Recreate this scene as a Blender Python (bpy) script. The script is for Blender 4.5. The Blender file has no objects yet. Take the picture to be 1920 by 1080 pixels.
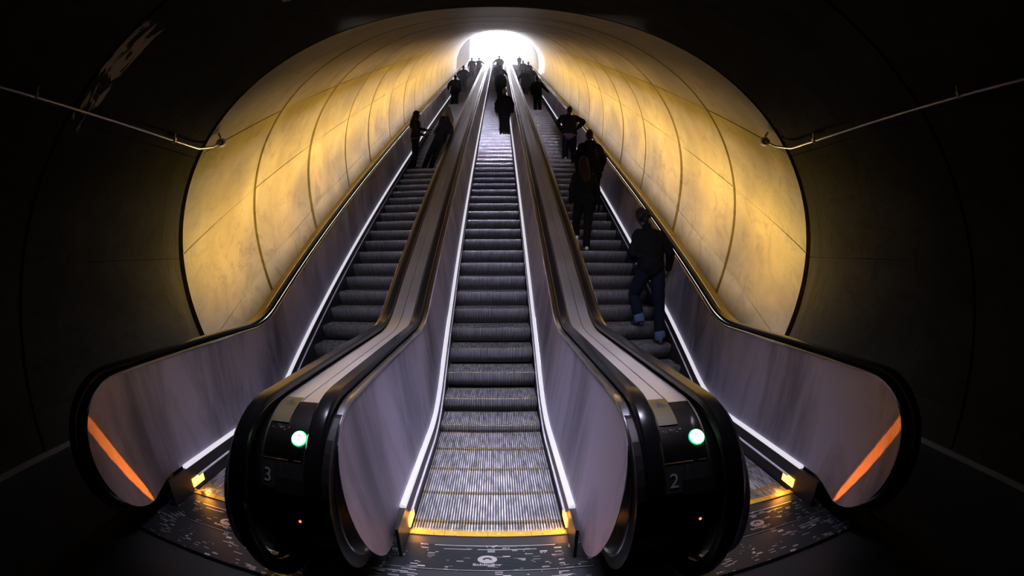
import bpy, bmesh, math, random
import numpy as np
from math import sin, cos, tan, pi, radians, sqrt, atan2
from mathutils import Vector, Matrix
random.seed(7)
scene = bpy.context.scene
COL = scene.collection

# ------------------------------------------------------------------ frame of the place
A30 = radians(30)
CT, ST, TT = cos(A30), sin(A30), tan(A30)
EYE = Vector((0.077, 0.0, 1.762))
PD = 3.545                 # distance of the nose plane below the incline line through the eye
STEP = 0.4064
YI = 4.037                 # where the incline of the nose line meets the lower landing level
S_TOP = 48.0
YTOP = EYE.y + S_TOP * CT + PD * ST
ZTOP = EYE.z + S_TOP * ST - PD * CT
XE = 1.818                 # centre to centre of the escalators

def tube_pt(X, s, m):      # incline frame: across, along, perpendicular
    return Vector((X, s * CT - m * ST, EYE.z + s * ST + m * CT))

# ------------------------------------------------------------------ materials
MATS = {}
def new_mat(name):
    m = bpy.data.materials.new(name); m.use_nodes = True
    nt = m.node_tree
    b = nt.nodes['Principled BSDF']
    MATS[name] = m
    return m, nt, b
def N(nt, t, **kw):
    n = nt.nodes.new(t)
    for k, v in kw.items():
        if k.startswith('i_'):
            n.inputs[int(k[2:])].default_value = v
        else:
            setattr(n, k, v)
    return n
def simple(name, col, rough=.5, metal=0., spec=.5, noise=0., scale=20., bump=0.):
    m, nt, b = new_mat(name)
    b.inputs['Base Color'].default_value = (*col, 1)
    b.inputs['Roughness'].default_value = rough
    b.inputs['Metallic'].default_value = metal
    b.inputs['Specular IOR Level'].default_value = spec
    if noise or bump:
        tc = N(nt, 'ShaderNodeTexCoord'); nz = N(nt, 'ShaderNodeTexNoise')
        nz.inputs['Scale'].default_value = scale; nz.inputs['Detail'].default_value = 6
        nt.links.new(tc.outputs['Object'], nz.inputs['Vector'])
        if noise:
            mx = N(nt, 'ShaderNodeMix', data_type='RGBA')
            mx.inputs[6].default_value = (*[c * (1 - noise) for c in col], 1)
            mx.inputs[7].default_value = (*[min(1, c * (1 + noise)) for c in col], 1)
            nt.links.new(nz.outputs['Fac'], mx.inputs[0]); nt.links.new(mx.outputs[2], b.inputs['Base Color'])
        if bump:
            bp = N(nt, 'ShaderNodeBump'); bp.inputs['Strength'].default_value = bump; bp.inputs['Distance'].default_value = .01
            nt.links.new(nz.outputs['Fac'], bp.inputs['Height']); nt.links.new(bp.outputs[0], b.inputs['Normal'])
    return m
def emit(name, col, strength):
    m, nt, b = new_mat(name)
    b.inputs['Base Color'].default_value = (*[c * .5 for c in col], 1)
    b.inputs['Emission Color'].default_value = (*col, 1)
    b.inputs['Emission Strength'].default_value = strength
    return m

def brushed(name, col, r0, r1, sc=(1, 1, 1), aniso=0.0, stain=.35, grain=False, metal=1.):
    m, nt, b = new_mat(name)
    b.inputs['Metallic'].default_value = metal
    b.inputs['Anisotropic'].default_value = aniso
    tc = N(nt, 'ShaderNodeTexCoord'); mp = N(nt, 'ShaderNodeMapping')
    mp.inputs['Scale'].default_value = sc
    nt.links.new(tc.outputs['Object'], mp.inputs['Vector'])
    n1 = N(nt, 'ShaderNodeTexNoise'); n1.inputs['Scale'].default_value = 1.6; n1.inputs['Detail'].default_value = 7
    n1.inputs['Roughness'].default_value = .6; n1.inputs['Distortion'].default_value = .6
    nt.links.new(mp.outputs[0], n1.inputs['Vector'])
    n2 = N(nt, 'ShaderNodeTexNoise'); n2.inputs['Scale'].default_value = 60; n2.inputs['Detail'].default_value = 3
    nt.links.new(mp.outputs[0], n2.inputs['Vector'])
    if grain:
        tg = N(nt, 'ShaderNodeTangent', direction_type='UV_MAP'); tg.uv_map = 'grain'; nt.links.new(tg.outputs[0], b.inputs['Tangent'])
    r = N(nt, 'ShaderNodeMapRange'); r.inputs[1].default_value = .3; r.inputs[2].default_value = .7
    r.inputs[3].default_value = r0; r.inputs[4].default_value = r1
    nt.links.new(n1.outputs['Fac'], r.inputs[0]); nt.links.new(r.outputs[0], b.inputs['Roughness'])
    mx = N(nt, 'ShaderNodeMix', data_type='RGBA')
    mx.inputs[6].default_value = (*[c * (1 - stain) for c in col], 1); mx.inputs[7].default_value = (*col, 1)  # uneven tone: stain, and on the balustrade panels painted reflection streaks
    rr = N(nt, 'ShaderNodeMapRange'); rr.inputs[1].default_value = .33; rr.inputs[2].default_value = .6
    nt.links.new(n1.outputs['Fac'], rr.inputs[0]); nt.links.new(rr.outputs[0], mx.inputs[0])
    nt.links.new(mx.outputs[2], b.inputs['Base Color'])
    bp = N(nt, 'ShaderNodeBump'); bp.inputs['Strength'].default_value = .5 if grain else .12; bp.inputs['Distance'].default_value = .02 if grain else .004
    ad = N(nt, 'ShaderNodeMath', operation='MULTIPLY_ADD'); ad.inputs[1].default_value = .02 if grain else .12
    nt.links.new(n2.outputs['Fac'], ad.inputs[0]); nt.links.new(n1.outputs['Fac'], ad.inputs[2])
    nt.links.new(ad.outputs[0], bp.inputs['Height']); nt.links.new(bp.outputs[0], b.inputs['Normal'])
    return m

PANEL = brushed('brushed_steel_panel', (.49, .465, .62), .38, .60, (1.5, 1.5, .3), .85, .66, True, .78)  # strong cloudy tone in the base colour imitates reflection streaks
DECK = brushed('steel_deck', (.64, .64, .65), .33, .39, (1.2, .5, 1), .5, .12, True, 1.)
RIM = brushed('steel_rim', (.78, .76, .78), .16, .26, (1, 1, 1), 0, .15)
STRIP = emit('skirt_glow_strip', (.93, .90, 1), .72)  # metal skirt moulding, its whiteness set by emission in the material
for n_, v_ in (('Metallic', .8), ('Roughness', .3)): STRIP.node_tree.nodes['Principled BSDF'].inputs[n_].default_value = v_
SKIRT = simple('skirt_coating', (.012, .012, .014), .38)
RUBBER = simple('handrail_rubber', (.006, .006, .007), .20, spec=.35)
BLACK = simple('casing_enamel', (.014, .013, .013), .28, spec=.5)
CAPM = brushed('front_cap_steel', (.33, .30, .28), .14, .22, (1, 1, 1), 0, .2)
OUTDECK = brushed('outer_deck_steel', (.42, .37, .28), .3, .42, (1, .4, 1), 0, .3)
BRISTLE = simple('skirt_brush', (.55, .53, .56), .7, noise=.5, scale=60)
GROOVE = simple('joint_dark', (.008, .007, .006), .9)
YEL = simple('safety_yellow', (.46, .30, .03), .45, noise=.35, scale=30)
BRASS = simple('brass_strip', (.8, .5, .12), .3, 1.0)
STEELBOLT = simple('bolt_steel', (.7, .68, .62), .35, 1.0)
PIPE = simple('conduit_metal', (.62, .58, .52), .35, .8, noise=.2, scale=8)
WHITEPL = simple('fixture_white', (.92, .86, .80), .35)
LENS = simple('fixture_glass', (.01, .01, .01), .1)

# tread and riser of a step: cast aluminium, dirt along the cleats
def step_mat(name='cast_aluminium_tread', rough=.28, metal=.7, lo=.22):
    m, nt, b = new_mat(name)
    b.inputs['Metallic'].default_value = metal
    tc = N(nt, 'ShaderNodeTexCoord'); mp = N(nt, 'ShaderNodeMapping'); mp.inputs['Scale'].default_value = (28, 5, 5)
    oi = N(nt, 'ShaderNodeObjectInfo')
    av = N(nt, 'ShaderNodeVectorMath', operation='ADD')
    sc = N(nt, 'ShaderNodeVectorMath', operation='SCALE'); sc.inputs[3].default_value = 9
    cb = N(nt, 'ShaderNodeCombineXYZ')
    nt.links.new(oi.outputs['Random'], cb.inputs[0]); nt.links.new(oi.outputs['Random'], cb.inputs[1])
    nt.links.new(cb.outputs[0], sc.inputs[0])
    nt.links.new(tc.outputs['Object'], av.inputs[0]); nt.links.new(sc.outputs[0], av.inputs[1])
    nt.links.new(av.outputs[0], mp.inputs['Vector'])
    nz = N(nt, 'ShaderNodeTexNoise'); nz.inputs['Scale'].default_value = 1.2; nz.inputs['Detail'].default_value = 5
    nt.links.new(mp.outputs[0], nz.inputs['Vector'])
    mx = N(nt, 'ShaderNodeMix', data_type='RGBA'); mx.inputs[6].default_value = (lo, lo, lo * 1.04, 1); mx.inputs[7].default_value = (.88, .88, .93, 1)
    r = N(nt, 'ShaderNodeMapRange'); r.inputs[1].default_value = .34; r.inputs[2].default_value = .62
    nt.links.new(nz.outputs['Fac'], r.inputs[0]); nt.links.new(r.outputs[0], mx.inputs[0])
    nt.links.new(mx.outputs[2], b.inputs['Base Color'])
    b.inputs['Roughness'].default_value = rough
    return m
TREAD = step_mat()
RISER = step_mat('cast_aluminium_riser', .42, 1., .6)
TREADGROOVE = simple('tread_groove_dirt', (.02, .02, .02), .8)

# concrete of the vault: uses the unrolled surface (u round the section, v along)
def concrete(name='vault_concrete', col=(.50, .42, .27), peel=None):
    m, nt, b = new_mat(name)
    uv = N(nt, 'ShaderNodeUVMap'); uv.uv_map = 'unroll'
    def noise(scale, detail, rough=.6, mscale=(1, 1, 1), dist=0.):
        mp = N(nt, 'ShaderNodeMapping'); mp.inputs['Scale'].default_value = mscale
        nt.links.new(uv.outputs[0], mp.inputs['Vector'])
        n = N(nt, 'ShaderNodeTexNoise'); n.inputs['Scale'].default_value = scale; n.inputs['Detail'].default_value = detail
        n.inputs['Roughness'].default_value = rough; n.inputs['Distortion'].default_value = dist
        nt.links.new(mp.outputs[0], n.inputs['Vector'])
        return n
    def rng(src, a, b2, c, d):
        r = N(nt, 'ShaderNodeMapRange'); r.inputs[1].default_value = a; r.inputs[2].default_value = b2
        r.inputs[3].default_value = c; r.inputs[4].default_value = d
        nt.links.new(src, r.inputs[0]); return r.outputs[0]
    big = noise(.55, 5, .6, (1, 1, 1), .8)
    drip = noise(.9, 6, .65, (.35, 1.5, 1), .5)      # streaks run round the section (downwards)
    fine = noise(9, 8, .7)
    wet = noise(1.9, 9, .75, (1, 1, 1), 1.2)
    def mix(f, a, bb, blend='MIX'):
        mx = N(nt, 'ShaderNodeMix', data_type='RGBA', blend_type=blend)
        for s, v in ((0, f), (6, a), (7, bb)):
            if hasattr(v, 'links'): nt.links.new(v, mx.inputs[s])
            else: mx.inputs[s].default_value = v
        return mx.outputs[2]
    c0 = mix(rng(big.outputs['Fac'], .35, .65, 0, 1), (col[0] * .62, col[1] * .58, col[2] * .45, 1), (col[0] * 1.12, col[1] * 1.1, col[2] * 1.12, 1))
    c1 = mix(rng(drip.outputs['Fac'], .50, .75, 0, .3), c0, (col[0] * 1.35, col[1] * 1.33, col[2] * 1.4, 1))
    c2 = mix(rng(wet.outputs['Fac'], .50, .64, 0, .75), c1, (col[0] * .45, col[1] * .40, col[2] * .28, 1))
    c3 = mix(rng(fine.outputs['Fac'], .58, .70, 0, .5), c2, (col[0] * .4, col[1] * .36, col[2] * .28, 1))
    if peel:
        u0, u1, v0, v1 = peel
        sp = N(nt, 'ShaderNodeSeparateXYZ'); nt.links.new(uv.outputs[0], sp.inputs[0])
        def box(src, a, b2, e):
            p_ = rng(src, a - e, a, 0, 1); q_ = rng(src, b2, b2 + e, 1, 0)
            m_ = N(nt, 'ShaderNodeMath', operation='MULTIPLY'); nt.links.new(p_, m_.inputs[0]); nt.links.new(q_, m_.inputs[1]); return m_.outputs[0]
        m_ = N(nt, 'ShaderNodeMath', operation='MULTIPLY'); nt.links.new(box(sp.outputs[0], u0, u1, .35), m_.inputs[0]); nt.links.new(box(sp.outputs[1], v0, v1, .06), m_.inputs[1])
        pn = noise(2.6, 5, .6, (.8, 2.6, 1), 1.5)
        m2 = N(nt, 'ShaderNodeMath', operation='MULTIPLY'); nt.links.new(m_.outputs[0], m2.inputs[0]); nt.links.new(pn.outputs['Fac'], m2.inputs[1])
        c3 = mix(rng(m2.outputs[0], .50, .54, 0, 1), c3, (.50, .38, .24, 1))
    nt.links.new(c3, b.inputs['Base Color'])
    b.inputs['Roughness'].default_value = .85 if peel else .6
    b.inputs['Specular IOR Level'].default_value = .12 if peel else .34
    bp = N(nt, 'ShaderNodeBump'); bp.inputs['Strength'].default_value = .35; bp.inputs['Distance'].default_value = .03
    ad = N(nt, 'ShaderNodeMath', operation='MULTIPLY_ADD'); ad.inputs[1].default_value = .25
    nt.links.new(fine.outputs['Fac'], ad.inputs[0]); nt.links.new(wet.outputs['Fac'], ad.inputs[2])
    nt.links.new(ad.outputs[0], bp.inputs['Height']); nt.links.new(bp.outputs[0], b.inputs['Normal'])
    return m
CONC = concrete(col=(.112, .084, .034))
CONCD = None
CONCP = simple('plain_concrete', (.12, .105, .085), .8, noise=.15, scale=.6)
CONCW = simple('weathered_stone', (.048, .041, .030), 1.0, spec=0., noise=.15, scale=.6)
FLOORM = simple('dark_floor_tiles', (.035, .033, .032), .45, noise=.5, scale=3, bump=.1)
PATCH = simple('bare_lime_patch', (.75, .62, .45), .7, noise=.4, scale=9)

# ------------------------------------------------------------------ mesh helpers
def link(o, parent=None, label=None, cat=None, group=None, kind=None):
    COL.objects.link(o)
    if parent is not None: o.parent = parent
    if label: o['label'] = label
    if cat: o['category'] = cat
    if group: o['group'] = group
    if kind: o['kind'] = kind
    return o
def ploc(parent):
    v = Vector((0, 0, 0))
    while parent is not None:
        v += parent.location; parent = parent.parent
    return v
def obj(name, verts, faces, mats, parent=None, smooth=False, fm=None, **kw):
    me = bpy.data.meshes.new(name)
    off = ploc(parent)
    me.from_pydata([tuple(Vector(v) - off) for v in verts], [], faces)
    if not isinstance(mats, (list, tuple)): mats = [mats]
    for m in mats: me.materials.append(m)
    if fm:
        for p, i in zip(me.polygons, fm): p.material_index = i
    if smooth:
        for p in me.polygons: p.use_smooth = True
    me.update()
    bm = bmesh.new(); bm.from_mesh(me)
    if not kw.pop('keepn', False): bmesh.ops.recalc_face_normals(bm, faces=bm.faces)
    bm.to_mesh(me); bm.free()
    if smooth and smooth != 'all':
        me.set_sharp_from_angle(angle=radians(22))
    return link(bpy.data.objects.new(name, me), parent, **kw)
def empty(name, loc, label, cat, group=None):
    o = bpy.data.objects.new(name, None); o.location = loc; o.empty_display_size = .2
    return link(o, None, label, cat, group)
class MB:
    def __init__(s): s.v = []; s.f = []; s.m = []
    def quad(s, a, b, c, d, mi=0):
        i = len(s.v); s.v += [a, b, c, d]; s.f.append((i, i + 1, i + 2, i + 3)); s.m.append(mi)
    def box(s, x0, x1, y0, y1, z0, z1, mi=0):
        i = len(s.v)
        s.v += [(x, y, z) for x in (x0, x1) for y in (y0, y1) for z in (z0, z1)]
        for q in ((0, 1, 3, 2), (4, 6, 7, 5), (0, 4, 5, 1), (2, 3, 7, 6), (0, 2, 6, 4), (1, 5, 7, 3)):
            s.f.append(tuple(i + k for k in q)); s.m.append(mi)
    def grid(s, rows, closed=False, mi=0, cap=False):
        i = len(s.v); n = len(rows[0])
        for r in rows: s.v += list(r)
        for a in range(len(rows) - 1):
            for k in range(n if closed else n - 1):
                k2 = (k + 1) % n
                s.f.append((i + a * n + k, i + a * n + k2, i + (a + 1) * n + k2, i + (a + 1) * n + k)); s.m.append(mi)
        if cap:
            s.f.append(tuple(i + k for k in range(n))); s.m.append(mi)
            s.f.append(tuple(i + (len(rows) - 1) * n + k for k in range(n))[::-1]); s.m.append(mi)
    def tube(s, pts, r, n=10, mi=0):
        pts = [Vector(p) for p in pts]
        rows = []
        up = Vector((0, 0, 1))
        for k, p in enumerate(pts):
            d = (pts[min(k + 1, len(pts) - 1)] - pts[max(k - 1, 0)]).normalized()
            a = d.cross(up if abs(d.z) < .95 else Vector((1, 0, 0))).normalized(); b = d.cross(a)
            rr = r[k] if isinstance(r, (list, tuple)) else r
            rows.append([tuple(p + a * cos(2 * pi * j / n) * rr + b * sin(2 * pi * j / n) * rr) for j in range(n)])
        s.grid(rows, True, mi, True)
    def obj(s, name, mats, parent=None, smooth=False, **kw):
        return obj(name, s.v, s.f, mats, parent, smooth, s.m, **kw)

def prof(z0, h0, R, R2=2.0, lift=None):
    """height of a line that runs level, climbs at 30 degrees and runs level again, as a function of y"""
    Ya = YI + (z0 - h0 / CT) / TT
    zt = ZTOP + (z0 if lift is None else lift)
    Yb = YI + (zt - h0 / CT) / TT
    T = R * tan(A30 / 2); T2 = R2 * tan(A30 / 2)
    def f(Y):
        if Y <= Ya - T: return z0
        if Y < Ya + T * CT: return z0 + R - sqrt(max(0, R * R - (Y - (Ya - T)) ** 2))
        if Y <= Yb - T2 * CT: return z0 + (Y - Ya) * TT
        if Y < Yb + T2: return zt - R2 + sqrt(max(0, R2 * R2 - (Yb + T2 - Y) ** 2))
        return zt
    f.keys = (Ya - T, Ya + T * CT, Yb - T2 * CT, Yb + T2)
    return f
def ylist(f, y0, y1, arc=9, inc=2.4):
    a, b, c, d = f.keys
    ys = {y0, y1}
    y = y0
    while y < a: ys.add(y); y += .25
    for k in range(arc + 1): ys.add(a + (b - a) * k / arc); ys.add(c + (d - c) * k / arc)
    n = int((c - b) / inc)
    for k in range(1, n): ys.add(b + (c - b) * k / n)
    return sorted(v for v in ys if y0 - 1e-6 <= v <= y1 + 1e-6)
NOSE = prof(0, 0, 1.92, 2.4)
Y_END = YTOP + 3.2

YFS = {0.0: 1.60}          # front of the newels; the outer escalators reach farther out
YFO = 1.43; YF = YFO
def newel_pts(f, yf, ztop, zbot, R=.46, Rb=.42, ystart=None, n=10):
    """points (y,z) from the underside of the newel, round its front, on to the top"""
    pts = []
    zc = ztop - R; zb = zc
    Hb = zb - zbot
    pts.append((yf + Rb + .25, zbot - .01))
    for k in range(n + 1):
        a = pi / 2 * k / n
        pts.append((yf + Rb - Rb * sin(a), zb - Hb * cos(a)))
    for k in range(1, n + 1):
        a = pi / 2 * k / n
        pts.append((yf + R - R * cos(a), zc + R * sin(a)))
    return pts
def norm2(pts):
    out = []
    for k in range(len(pts)):
        a = pts[max(k - 1, 0)]; b = pts[min(k + 1, len(pts) - 1)]
        d = (b[0] - a[0], b[1] - a[1]); L = math.hypot(*d) or 1
        out.append((-d[1] / L, d[0] / L))      # left normal: outward (up on the top run)
    return out
def sweep(pts, sec, xc, sg, mb, closed=True, cap=True, mi=0):
    """sec: list of (u, h): u across from the escalator centre, h outward"""
    nn = norm2(pts)
    rows = [[(xc + sg * u, y + nx * h, z + nz * h) for (u, h) in sec] for (y, z), (nx, nz) in zip(pts, nn)]
    mb.grid(rows, closed, mi, cap and closed)

def nose_s(s):             # nose point after s metres of chain
    s0, R = YI - 1.92 * tan(A30 / 2), 1.92
    L = R * A30
    d = s + 2.483 - s0
    if d <= 0: return 2.483 + s, 0.
    if d <= L:
        t = d / R; return s0 + R * sin(t), R * (1 - cos(t))
    a, b, c, e = NOSE.keys
    y = s0 + R * sin(A30) + (d - L) * CT
    if y <= c: return y, NOSE(y)
    d2 = (y - c) / CT
    R2 = 2.4
    if d2 <= R2 * A30:
        t = A30 - d2 / R2
        return e - R2 * sin(t), ZTOP - R2 + R2 * cos(t)
    return e + (d2 - R2 * A30), ZTOP


# ------------------------------------------------------------------ people
SKIN = simple('skin', (.09, .045, .03), .6)
def cloth(name, col, rough=.85): return simple(name, col, rough, spec=.08, noise=.25, scale=14, bump=.25)
BLACKC = cloth('black_cloth', (.0042, .004, .004)); DARKC = cloth('charcoal_cloth', (.006, .0055, .0065)); NAVY = cloth('navy_cloth', (.006, .007, .013))
JEANS = cloth('dark_jeans', (.006, .0085, .018)); CUFF = cloth('pale_denim_cuff', (.07, .10, .18)); SHIRT = cloth('lilac_shirt_hem', (.10, .075, .12))
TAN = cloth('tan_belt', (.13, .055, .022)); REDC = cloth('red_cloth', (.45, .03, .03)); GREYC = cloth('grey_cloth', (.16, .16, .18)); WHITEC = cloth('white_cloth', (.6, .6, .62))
DHAIR = cloth('dark_hair', (.015, .010, .008), .5); BHAIR = cloth('brown_hair', (.016, .008, .005), .6); LHAIR = cloth('light_hair', (.05, .036, .02), .6); GHAIR = cloth('grey_hair', (.16, .155, .15), .7)
SHOE = simple('dark_shoe', (.015, .014, .014), .4); WSHOE = simple('pale_shoe', (.55, .53, .52), .5)
EYE_M = simple('eye_dark', (.02, .015, .012), .2); STRAP = cloth('bag_strap', (.10, .06, .05)); PHONE = simple('phone_black', (.02, .02, .022), .2)

def V3(*a): return Vector(a)
def loft(bm, rings, right=(1, 0, 0), n=14, cap=True):
    """rings: (centre, rx, ry); round, tapering, closed with domed ends"""
    right = Vector(right); P = [Vector(r[0]) for r in rings]
    if cap:
        d0 = (P[0] - P[1]).normalized(); d1 = (P[-1] - P[-2]).normalized()
        r0, r1 = rings[0], rings[-1]; k0 = min(r0[1], r0[2]); k1 = min(r1[1], r1[2])
        rings = [(P[0] + d0 * k0 * .85, r0[1] * .45, r0[2] * .45), (P[0] + d0 * k0 * .5, r0[1] * .82, r0[2] * .82)] + list(rings) + \
                [(P[-1] + d1 * k1 * .5, r1[1] * .82, r1[2] * .82), (P[-1] + d1 * k1 * .85, r1[1] * .45, r1[2] * .45)]
        P = [Vector(r[0]) for r in rings]
    rows = []
    for i, (c, rx, ry) in enumerate(rings):
        d = (P[min(i + 1, len(P) - 1)] - P[max(i - 1, 0)]).normalized()
        x = right - d * right.dot(d)
        if x.length < .2: x = Vector((0, 1, 0)) - d * d.y
        x.normalize(); y = d.cross(x)
        rows.append([bm.verts.new(Vector(c) + x * cos(2 * pi * k / n) * rx + y * sin(2 * pi * k / n) * ry) for k in range(n)])
    for a, b in zip(rows[:-1], rows[1:]):
        for k in range(n): bm.faces.new((a[k], a[(k + 1) % n], b[(k + 1) % n], b[k]))
    bm.faces.new(rows[0][::-1]); bm.faces.new(rows[-1])
def limb(bm, pts, rads, n=12):
    """smoothly bent limb through joints"""
    P = [Vector(p) for p in pts]; out = []
    for i in range(len(P) - 1):
        for t in (0, .25, .5, .75):
            out.append((P[i].lerp(P[i + 1], t), rads[i] * (1 - t) + rads[i + 1] * t, rads[i] * (1 - t) + rads[i + 1] * t))
    out.append((P[-1], rads[-1], rads[-1]))
    loft(bm, out, (1, 0, 0), n)
def fuse(name, bm, mat, parent, voxel, smooth=5, disp=0., seed=0, **kw):
    bmesh.ops.recalc_face_normals(bm, faces=bm.faces)
    me = bpy.data.meshes.new(name); bm.to_mesh(me); bm.free()
    o = bpy.data.objects.new(name, me); COL.objects.link(o)
    r = o.modifiers.new('r', 'REMESH'); r.mode = 'VOXEL'; r.voxel_size = voxel
    s = o.modifiers.new('s', 'SMOOTH'); s.iterations = smooth; s.factor = .5
    dg = bpy.context.evaluated_depsgraph_get(); dg.update()
    m2 = bpy.data.meshes.new_from_object(o.evaluated_get(dg)); COL.objects.unlink(o); bpy.data.objects.remove(o)
    m2.name = name; m2.materials.clear(); m2.materials.append(mat)
    if disp:
        n_ = len(m2.vertices); co_ = np.empty(n_ * 3); m2.vertices.foreach_get('co', co_); co_ = co_.reshape(-1, 3)
        nr_ = np.empty(n_ * 3); m2.vertex_normals.foreach_get('vector', nr_); nr_ = nr_.reshape(-1, 3)
        x_, y_, z_ = co_.T
        f_ = np.sin(x_ * 31 + seed + 2.2 * np.sin(z_ * 17)) * .4 + np.sin(z_ * 46 + 3 * np.sin(x_ * 13 + seed) + y_ * 11) * .35 + np.sin(y_ * 37 + z_ * 23 + seed) * .25
        m2.vertices.foreach_set('co', (co_ + nr_ * (f_ * disp)[:, None]).ravel())
    m2.shade_smooth()
    o = bpy.data.objects.new(name, m2); return link(o, parent, **kw)

def person(loc, label, H=1.74, rot=0., pose=None, top=BLACKC, legs=BLACKC, shoe=SHOE, hair=DHAIR, style='short', coat=.0, bulk=1.0, hood=False, female=False,
           cuff=None, hem=None, waist=None, bag=None, vox=.011, phone=False, skirt=False, cap=False, group='riders on the escalators'):
    root = empty('person', loc, label, 'person', group); root.rotation_euler = (0, 0, rot)
    k = H / 1.74
    J = dict(pel=V3(0, 0, .93), waist=V3(0, 0, 1.10), chest=V3(0, 0, 1.30), neck=V3(0, -.005, 1.47), head=V3(0, .01, 1.63),
             hipL=V3(-.085, 0, .90), hipR=V3(.085, 0, .90), kneeL=V3(-.095, .02, .49), kneeR=V3(.095, .02, .49), ankL=V3(-.10, -.02, .09), ankR=V3(.10, -.02, .09),
             toeL=V3(-.12, .15, .03), toeR=V3(.12, .15, .03), shL=V3(-.18, 0, 1.41), shR=V3(.18, 0, 1.41), elL=V3(-.245, -.03, 1.13), elR=V3(.245, -.03, 1.13),
             wrL=V3(-.25, .05, .88), wrR=V3(.25, .05, .88), look=V3(0, 1, 0))
    if female:
        for s in ('shL', 'shR'): J[s].x *= .9
    for a, b in (pose or {}).items(): J[a] = V3(*b)
    for a in J:
        if a != 'look': J[a] = J[a] * k
    def hand(bm, side):
        w = J['wr' + side]; e = J['el' + side]; d = (w - e).normalized(); sx = -1 if side == 'L' else 1
        palmn = Vector((-sx, 0, 0)); palmn = (palmn - d * palmn.dot(d)).normalized(); acr = d.cross(palmn).normalized()
        if acr.y < 0: acr = -acr                       # thumb side looks forward
        c = w + d * .05 * k
        loft(bm, [(w, .026 * k, .020 * k), (w + d * .04 * k, .038 * k, .018 * k), (w + d * .085 * k, .040 * k, .015 * k)], acr, 10)
        for i, (o_, L) in enumerate(((.030, .070), (.010, .080), (-.010, .075), (-.029, .058))):
            b = w + d * .09 * k + acr * o_ * k
            m_ = b + d * L * .5 * k + palmn * .012 * k; t = m_ + d * L * .38 * k + palmn * (.028 + .004 * i) * k
            loft(bm, [(b - d * .01, .0092 * k, .0092 * k), (m_, .0086 * k, .0086 * k), (t, .0075 * k, .0075 * k)], acr, 8)
        b = w + d * .03 * k + acr * .028 * k; m_ = b + (acr * .035 + d * .025 + palmn * .01) * k; t = m_ + (d * .035 + palmn * .012) * k
        loft(bm, [(b, .012 * k, .012 * k), (m_, .0105 * k, .0105 * k), (t, .009 * k, .009 * k)], palmn, 8)
    # body: one continuous surface
    bm = bmesh.new()
    hd = J['head']; look = J['look'].normalized(); up = (hd - J['neck']).normalized(); rt = look.cross(up).normalized(); look = up.cross(rt).normalized()
    def hp(x, y, z): return hd + rt * x * k + look * y * k + up * z * k
    loft(bm, [(hp(0, .005, -.075), .045 * k, .055 * k), (hp(0, .008, -.04), .062 * k, .078 * k), (hp(0, 0, .0), .070 * k, .090 * k), (hp(0, -.008, .04), .073 * k, .095 * k), (hp(0, -.010, .075), .062 * k, .082 * k)], rt, 16)
    loft(bm, [(hp(0, .085, -.02), .012 * k, .008 * k), (hp(0, .098, -.012), .013 * k, .012 * k), (hp(0, .088, .018), .009 * k, .009 * k)], rt, 8)      # nose
    loft(bm, [(hp(-.02, .078, -.048), .006 * k, .007 * k), (hp(.02, .078, -.048), .006 * k, .007 * k)], up, 8)                                            # mouth
    loft(bm, [(hp(0, .062, -.085), .022 * k, .018 * k), (hp(0, .070, -.075), .02 * k, .016 * k)], rt, 8)                                                # chin
    for sx in (-1, 1):
        loft(bm, [(hp(sx * .073, -.006, -.022), .007 * k, .012 * k), (hp(sx * .080, -.010, .005), .008 * k, .018 * k), (hp(sx * .077, -.010, .022), .007 * k, .013 * k)], rt, 8)
    limb(bm, [J['neck'] - Vector((0, 0, .05)), J['neck'], hd - up * .05 * k], [.062 * k, .052 * k, .052 * k])
    loft(bm, [(J['pel'] - V3(0, 0, .05), .145 * k, .10 * k), (J['pel'] + V3(0, 0, .03), .15 * k, .105 * k), (J['waist'], .125 * k, .092 * k), (J['chest'], .155 * k, .108 * k), (J['chest'].lerp(J['neck'], .6), .15 * k, .09 * k), (J['neck'] - V3(0, 0, .03), .08 * k, .065 * k)], (1, 0, 0), 18)
    for S_ in 'LR':
        limb(bm, [J['sh' + S_], J['el' + S_], J['wr' + S_]], [.050 * k, .038 * k, .025 * k])
        limb(bm, [J['hip' + S_], J['knee' + S_], J['ank' + S_]], [.080 * k, .054 * k, .038 * k])
        limb(bm, [J['ank' + S_], (J['ank' + S_] + J['toe' + S_]) / 2 + V3(0, 0, -.015), J['toe' + S_]], [.038 * k, .034 * k, .024 * k])
        hand(bm, S_)
    fuse('body', bm, SKIN, root, min(vox, .010) if vox < .012 else vox, 3)
    # eyes
    if vox < .012:
        for sx in (-1, 1):
            bm = bmesh.new(); bmesh.ops.create_icosphere(bm, subdivisions=2, radius=.011 * k)
            for v in bm.verts: v.co += hp(sx * .030, .080, .012)
            me = bpy.data.meshes.new('eye'); bm.to_mesh(me); bm.free(); me.materials.append(EYE_M); link(bpy.data.objects.new('eye', me), root)
    # trousers
    bm = bmesh.new(); b = bulk
    loft(bm, [(J['pel'] - V3(0, 0, .04), .165 * k * b, .118 * k * b), (J['pel'] + V3(0, 0, .06), .16 * k * b, .115 * k * b), (J['waist'] - V3(0, 0, .03), .14 * k * b, .105 * k * b)], (1, 0, 0), 18)
    for S_ in 'LR':
        an = J['ank' + S_] + (J['knee' + S_] - J['ank' + S_]).normalized() * -.01
        limb(bm, [J['hip' + S_] - V3(0, 0, .02), J['knee' + S_], an], [.100 * k * b, .075 * k * b, .062 * k * b])
    tr = fuse('trousers', bm, legs, root, max(vox, .011), 4, .006 if vox < .014 else 0, 3)
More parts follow.
